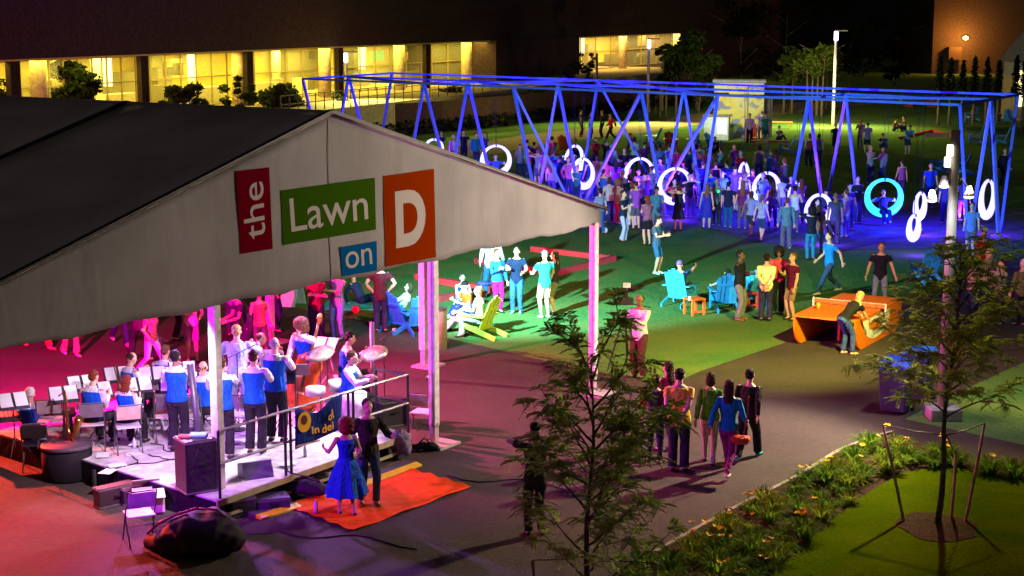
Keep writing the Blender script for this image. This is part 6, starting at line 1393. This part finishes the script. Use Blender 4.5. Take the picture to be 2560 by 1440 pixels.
# more of the packed crowd, each described by what stands next to it
rn = random.Random(21); names = ['red', 'navy', 'violet', 'black', 'teal', 'grey', 'white', 'pink', 'blue', 'plum']
cols = {'red': (.4, .02, .04), 'navy': (.02, .03, .15), 'violet': (.25, .06, .5), 'black': (.012, .012, .02), 'teal': (.02, .16, .22), 'grey': (.15, .15, .2), 'white': (.6, .6, .65), 'pink': (.6, .1, .3), 'blue': (.03, .1, .5), 'plum': (.15, .02, .12)}
spots2 = [(1322, 452, 'behind the tent edge below the first full ring'), (1420, 500, 'before the two overlapping rings'), (1442, 512, 'under the lower overlapping ring'), (1474, 498, 'right of the lower overlapping ring'), (1508, 530, 'left of the large white shirted person'), (1556, 540, 'between red trousers and the large ring'), (1612, 545, 'under the large centre ring'),
          (1628, 520, 'right of the large centre ring'), (1655, 540, 'left of the raised arm rider'), (1722, 545, 'right of the raised arm rider'), (1738, 520, 'by the middle of the crowd'), (1775, 530, 'behind the blue violet dress'), (1805, 535, 'behind the green badge'), (1835, 530, 'left of the thin ring'), (1880, 528, 'under the thin ring'), (1952, 545, 'right of the ring behind the walking pair'),
          (1975, 545, 'left of the half hidden ring'), (1850, 478, 'above the thin ring'), (1770, 470, 'behind the long black garment'), (1800, 462, 'by the right-hand leg of the middle trestle'), (1835, 455, 'behind the bright blue jacket'), (1610, 440, 'above the large centre ring'), (1585, 432, 'left above the large centre ring'), (1515, 440, 'by the foot of two crossing legs'),
          (1488, 430, 'right above the tilted ring'), (1380, 430, 'left of the tilted ring'), (1345, 468, 'where the crowd meets the tent edge'), (2062, 590, 'right of the ring nearest the blue T-shirt'), (1318, 432, 'right of the first full ring'), (1960, 500, 'above the half hidden ring'), (2140, 560, 'at the left rim of the cyan ring'), (1420, 462, 'inside the gap of the tilted ring'),
          (1565, 505, 'touching the left rim of the large ring'), (1650, 500, 'between the large ring and the raised arm rider'), (1708, 500, 'behind the raised arm rider'), (1745, 478, 'in the crowd behind the stretched arm'), (1905, 545, 'before the ring behind the walking pair'), (1590, 575, 'just right of the white trousers'), (1855, 575, 'left of the walking pair'), (1985, 585, 'right of the boy in teal sleeves')]
for i, (u, v, where) in enumerate(spots2):
    nm = names[(i * 7 + i // 10) % 10]; hr = ['short', 'bob', 'short', 'long', 'short', 'tail', 'cap'][i % 7]
    P('person in a %s top %s' % (nm, where), u, v, 1.60 + rn.random() * .2, rn.choice([170, 190, 150, 10, 340, 210]), rn.choice(['relax', 'look', 'phone', 'cross', 'pocket', 'talk']), top=rn.choice(['tee', 'long', 'tee', 'tank']), tc=cols[nm], bot=rn.choice(['jeans', 'trousers', 'shorts', 'tight']), bc=rn.choice([(.02, .03, .12), (.015, .015, .02), (.1, .09, .15)]), hair=hr, hc='knb'[i % 3], group='crowd at the ring swings')
gb_ = MB().ell((0, 0, 0), (.05, .03, .05)).build('glow_badge', M((.05, 1.0, .25), .4, 'lamp', emit=1.6), None, True, loc=G(1792, 566) + V((0, -.22, 1.32))); tag(gb_, 'small glowing green badge on a chest at the crowd front', 'badge')

# ================================================================ NEAR TREES, STAKES AND FLOWER BED
def near_tree(base, H, r, zc, label, seed, limbs=15, lean=0.0, stakes=()):
    rn = random.Random(seed); t = empty('staked_tree', base, 0, label, 'tree', 'young staked trees'); m = MB(); c = MB()
    pts = [V((lean * (i / 8) ** 1.5 + .03 * math.sin(i * 1.3), .02 * math.cos(i * 1.7), H * .97 * i / 8)) for i in range(9)]
    m.tube(pts, [.052 - .045 * i / 8 for i in range(9)], 9)
    def leaf(p, d, L_):
        d = d.normalized(); s_ = d.cross(V((0, 0, 1))); s_ = s_.normalized() if s_.length > .01 else V((1, 0, 0)); n_ = s_.cross(d); k = 9
        for j in range(1, k + 1):
            q = p + d * (L_ * j / k) - V((0, 0, L_ * .35 * (j / k) ** 2)); ll = .052 * (1.1 - .5 * abs(j / k - .45)); w_ = .013
            for sg in (-1, 1):
                e = (s_ * sg + d * .45 - V((0, 0, rn.uniform(.1, .5)))).normalized(); f = d * w_
                c.add([q, q + e * ll * .5 + f, q + e * ll, q + e * ll * .5 - f], [(0, 1, 2, 3)])
    def branch(p, d, L_, dep):
        n = max(2, int(L_ / .14)); cur = V(p); dd = V(d).normalized(); P_ = [cur.copy()]
        for i in range(n):
            dd = (dd + V((rn.uniform(-.22, .22), rn.uniform(-.22, .22), rn.uniform(-.12, .16 if dep == 0 else .04)))).normalized(); cur = cur + dd * (L_ / n); P_.append(cur.copy())
            if dep < 2 and i > 0 and rn.random() < .78:
                a = rn.uniform(-1, 1); sd = (dd + dd.cross(V((0, 0, 1))).normalized() * (1.0 if a > 0 else -1.0) * rn.uniform(.6, 1.2) + V((0, 0, rn.uniform(-.3, .3)))).normalized(); branch(cur, sd, L_ * rn.uniform(.32, .5), dep + 1)
            if dep > 0 or i > n * .35:
                for _ in range(4 if dep < 2 else 5):
                    leaf(cur, V((rn.gauss(0, 1), rn.gauss(0, 1), rn.uniform(-.5, .5))) + dd * .6, rn.uniform(.12, .22))
        m.tube(P_, [max(.003, (.018 if dep == 0 else .009 if dep == 1 else .005) * (1 - .8 * i / n)) for i in range(n + 1)], 5)
    for i in range(limbs):
        q = (i + .5) / limbs; z = zc + (H - zc) * q; a = i * 2.4 + rn.uniform(-.4, .4); k = z / H * 8; p0 = pts[min(7, int(k))].lerp(pts[min(8, int(k) + 1)], k - int(k))
        L_ = r * (1.0 if q < .45 else 1.28 - q * .72) * rn.uniform(.75, 1.1)
        branch(p0, (math.cos(a), math.sin(a), .55 + q * .8), L_, 0)
    m.build('trunk', M((.11, .085, .065), .9, 'bark'), t, True); c.build('crown', leaf_mat((.34, .42, .09)), t)
    return t
tB = G(2345, 1312); tA = V((.88, 17.9, 0))
near_tree(tB, 4.2, 1.08, 1.7, 'young staked tree with fine leaves at the right, standing in a mulch ring', 5, 30, .18)
near_tree(tA, 4.0, 1.02, 1.1, 'young staked tree with fine feathery leaves in the lower middle', 9, 27, .05)
def stake(pb, pt, lab):
    o = MB().tube([pb, pb.lerp(pt, .6) + V((.01, 0, 0)), pt], [.026, .024, .023], 8).build('stake', M((.30, .22, .15), .85, 'wood'), None, True); tag(o, lab, 'stake', 'wooden tree stakes'); return pt
def top_at(u, v, base, h): 
    a = G(u, v, h); return a
k1 = stake(G(2261, 1312), AT(2207, 1062, 24.4), 'left leaning stake of the right-hand tree'); k2 = stake(G(2412, 1312), AT(2461, 1058, 24.4), 'right leaning stake of the right-hand tree'); k3 = stake(G(2378, 1298), AT(2389, 1135, 24.2), 'short upright back stake of the right-hand tree')
sa = stake(V((tA.x - .50, 17.75, 0)), AT(1330, 1400, 17.75), 'left stake of the lower middle tree'); sb_ = stake(V((tA.x + .62, 17.9, 0)), AT(1642, 1408, 17.9), 'right stake of the lower middle tree')
w1 = tB + V((.06, 0, k1.z + .02)); 
for a, b, lab in ((k1, w1, 'dark guy strap from the left stake to the right-hand tree trunk'), (k2, w1, 'dark guy strap from the right stake to the right-hand tree trunk'), (k3, w1 + V((0, 0, .02)), 'dark guy strap from the short stake to the right-hand tree trunk'), (sa, tA + V((.02, 0, sa.z)), 'dark guy strap at the left of the lower middle tree'), (sb_, tA + V((.02, 0, sa.z)), 'dark guy strap at the right of the lower middle tree')):
    tag(MB().tube([a, a.lerp(b, .5) - V((0, 0, .02)), b], .010, 6).build('guy_strap', blackm, None, True), lab, 'strap', 'guy straps of the staked trees')
for u, v, c, c2, lab in ((1503, 1198, (.01, .30, .50), (.45, .02, .02), 'blue hanging lantern in the upper part of the lower middle tree'), (1497, 1275, (.01, .30, .55), (.35, .02, .02), 'blue and red hanging lantern lower in the same tree')):
    t = empty('hanging_ornament', AT(u, v, 17.8), 0, lab, 'ornament'); MB().ell((0, 0, -.03), (.055, .055, .045), 14, 10).build('lower_half', M(c, .4, 'plastic'), t, True); MB().ell((-.02, 0, .022), (.050, .050, .036), 14, 10).build('upper_half', M(c2, .4, 'plastic'), t, True); MB().tube([(0, 0, .05), (0, 0, .22)], .003, 5).build('cord', blackm, t)

# flower bed: grassy clumps, some with yellow flowers
def clump_mesh(seed, n=120, h=.25):
    rn = random.Random(seed); m = MB()
    for i in range(n):
        a = rn.random() * 6.28; r_ = rn.random() ** .6 * .10; hh = h * rn.uniform(.55, 1.1); sp_ = rn.uniform(.10, .30); b = V((r_ * math.cos(a), r_ * math.sin(a), 0)); d = V((math.cos(a), math.sin(a), 0)); s_ = V((-d.y, d.x, 0)) * .011
        p1 = b + d * sp_ * .35 + V((0, 0, hh * .65)); p2 = b + d * sp_ * .75 + V((0, 0, hh * .95)); p3 = b + d * sp_ * 1.25 + V((0, 0, hh * .70))
        m.add([b - s_, b + s_, p1 + s_, p1 - s_, p2 + s_ * .8, p2 - s_ * .8, p3], [(0, 1, 2, 3), (3, 2, 4, 5), (5, 4, 6)])
    return m.mesh('blades')
cm_ = [clump_mesh(i) for i in range(5)]; lm = [leaf_mat(c) for c in ((.16, .30, .02), (.12, .23, .02), (.24, .32, .025))]
for x in cm_: x.materials.append(lm[0])
fm_ = MB()
for j in range(6):
    a = j * 1.047; d = V((math.cos(a), math.sin(a), .55)).normalized(); s_ = V((-math.sin(a), math.cos(a), 0)) * .018; fm_.add([V((0, 0, 0)), d * .030 + s_, d * .060 + V((0, 0, -.005)), d * .030 - s_], [(0, 1, 2, 3)])
fme = fm_.mesh('petals'); fme.materials.append(M((.95, .55, .01), .6, 'petal'))
rn = random.Random(3)
cl = []
for s_ in range(4000):
    u = rn.uniform(1380, 2560); v = rn.uniform(1095, 1500)
    cx = lambda poly: sum(((poly[i][1] > v) != (poly[i - 1][1] > v)) and (u < (poly[i - 1][0] - poly[i][0]) * (v - poly[i][1]) / (poly[i - 1][1] - poly[i][1]) + poly[i][0]) for i in range(len(poly))) % 2
    if not cx([(1722, 1356), (1850, 1286), (1980, 1221), (2102, 1146), (2190, 1112), (2240, 1105), (2400, 1158), (2560, 1186), (2560, 1200), (2400, 1176), (2330, 1170), (2250, 1182), (2170, 1226), (2090, 1284), (1990, 1366), (1880, 1470), (1800, 1500), (1500, 1500), (1560, 1446)]): continue
    p = G(u, v, .03)
    if any((p - q).length < .36 for q in cl): continue
    cl.append(p)
    if len(cl) >= 84: break
for i, p in enumerate(cl):
    t = bpy.data.objects.new('flowering_plant', cm_[i % 5]); col.objects.link(t); t.location = p; t.rotation_euler = (0, 0, rn.random() * 6); k = rn.uniform(.6, 1.15); t.scale = (k, k, k * rn.uniform(.8, 1.1)); obj_mat(t, lm[rn.randrange(3)])
    fl_ = rn.random() < .42
    uv_ = p.x; wh = 'near the lower picture edge' if p.y < 21.5 else 'right of the tree stakes' if p.x > 6.9 else 'at the far corner of the bed' if p.y > 26 else 'in the upper half of the bed' if p.y > 23.8 else 'in the lower half of the bed'
    tag(t, ('grassy green clump with yellow flowers ' if fl_ else 'grassy green clump without flowers ') + wh, 'plant', 'flowering clumps in the mulch bed' if fl_ else 'plain green clumps in the mulch bed')
    if fl_:
        for j in range(rn.choice((1, 2, 2, 3))):
            f = bpy.data.objects.new('flower', fme); col.objects.link(f); f.parent = t; f.location = (rn.uniform(-.14, .14), rn.uniform(-.14, .14), rn.uniform(.30, .44)); f.rotation_euler = (rn.uniform(-.5, .5), rn.uniform(-.5, .5), rn.random() * 6); f.scale = (1.25,) * 3
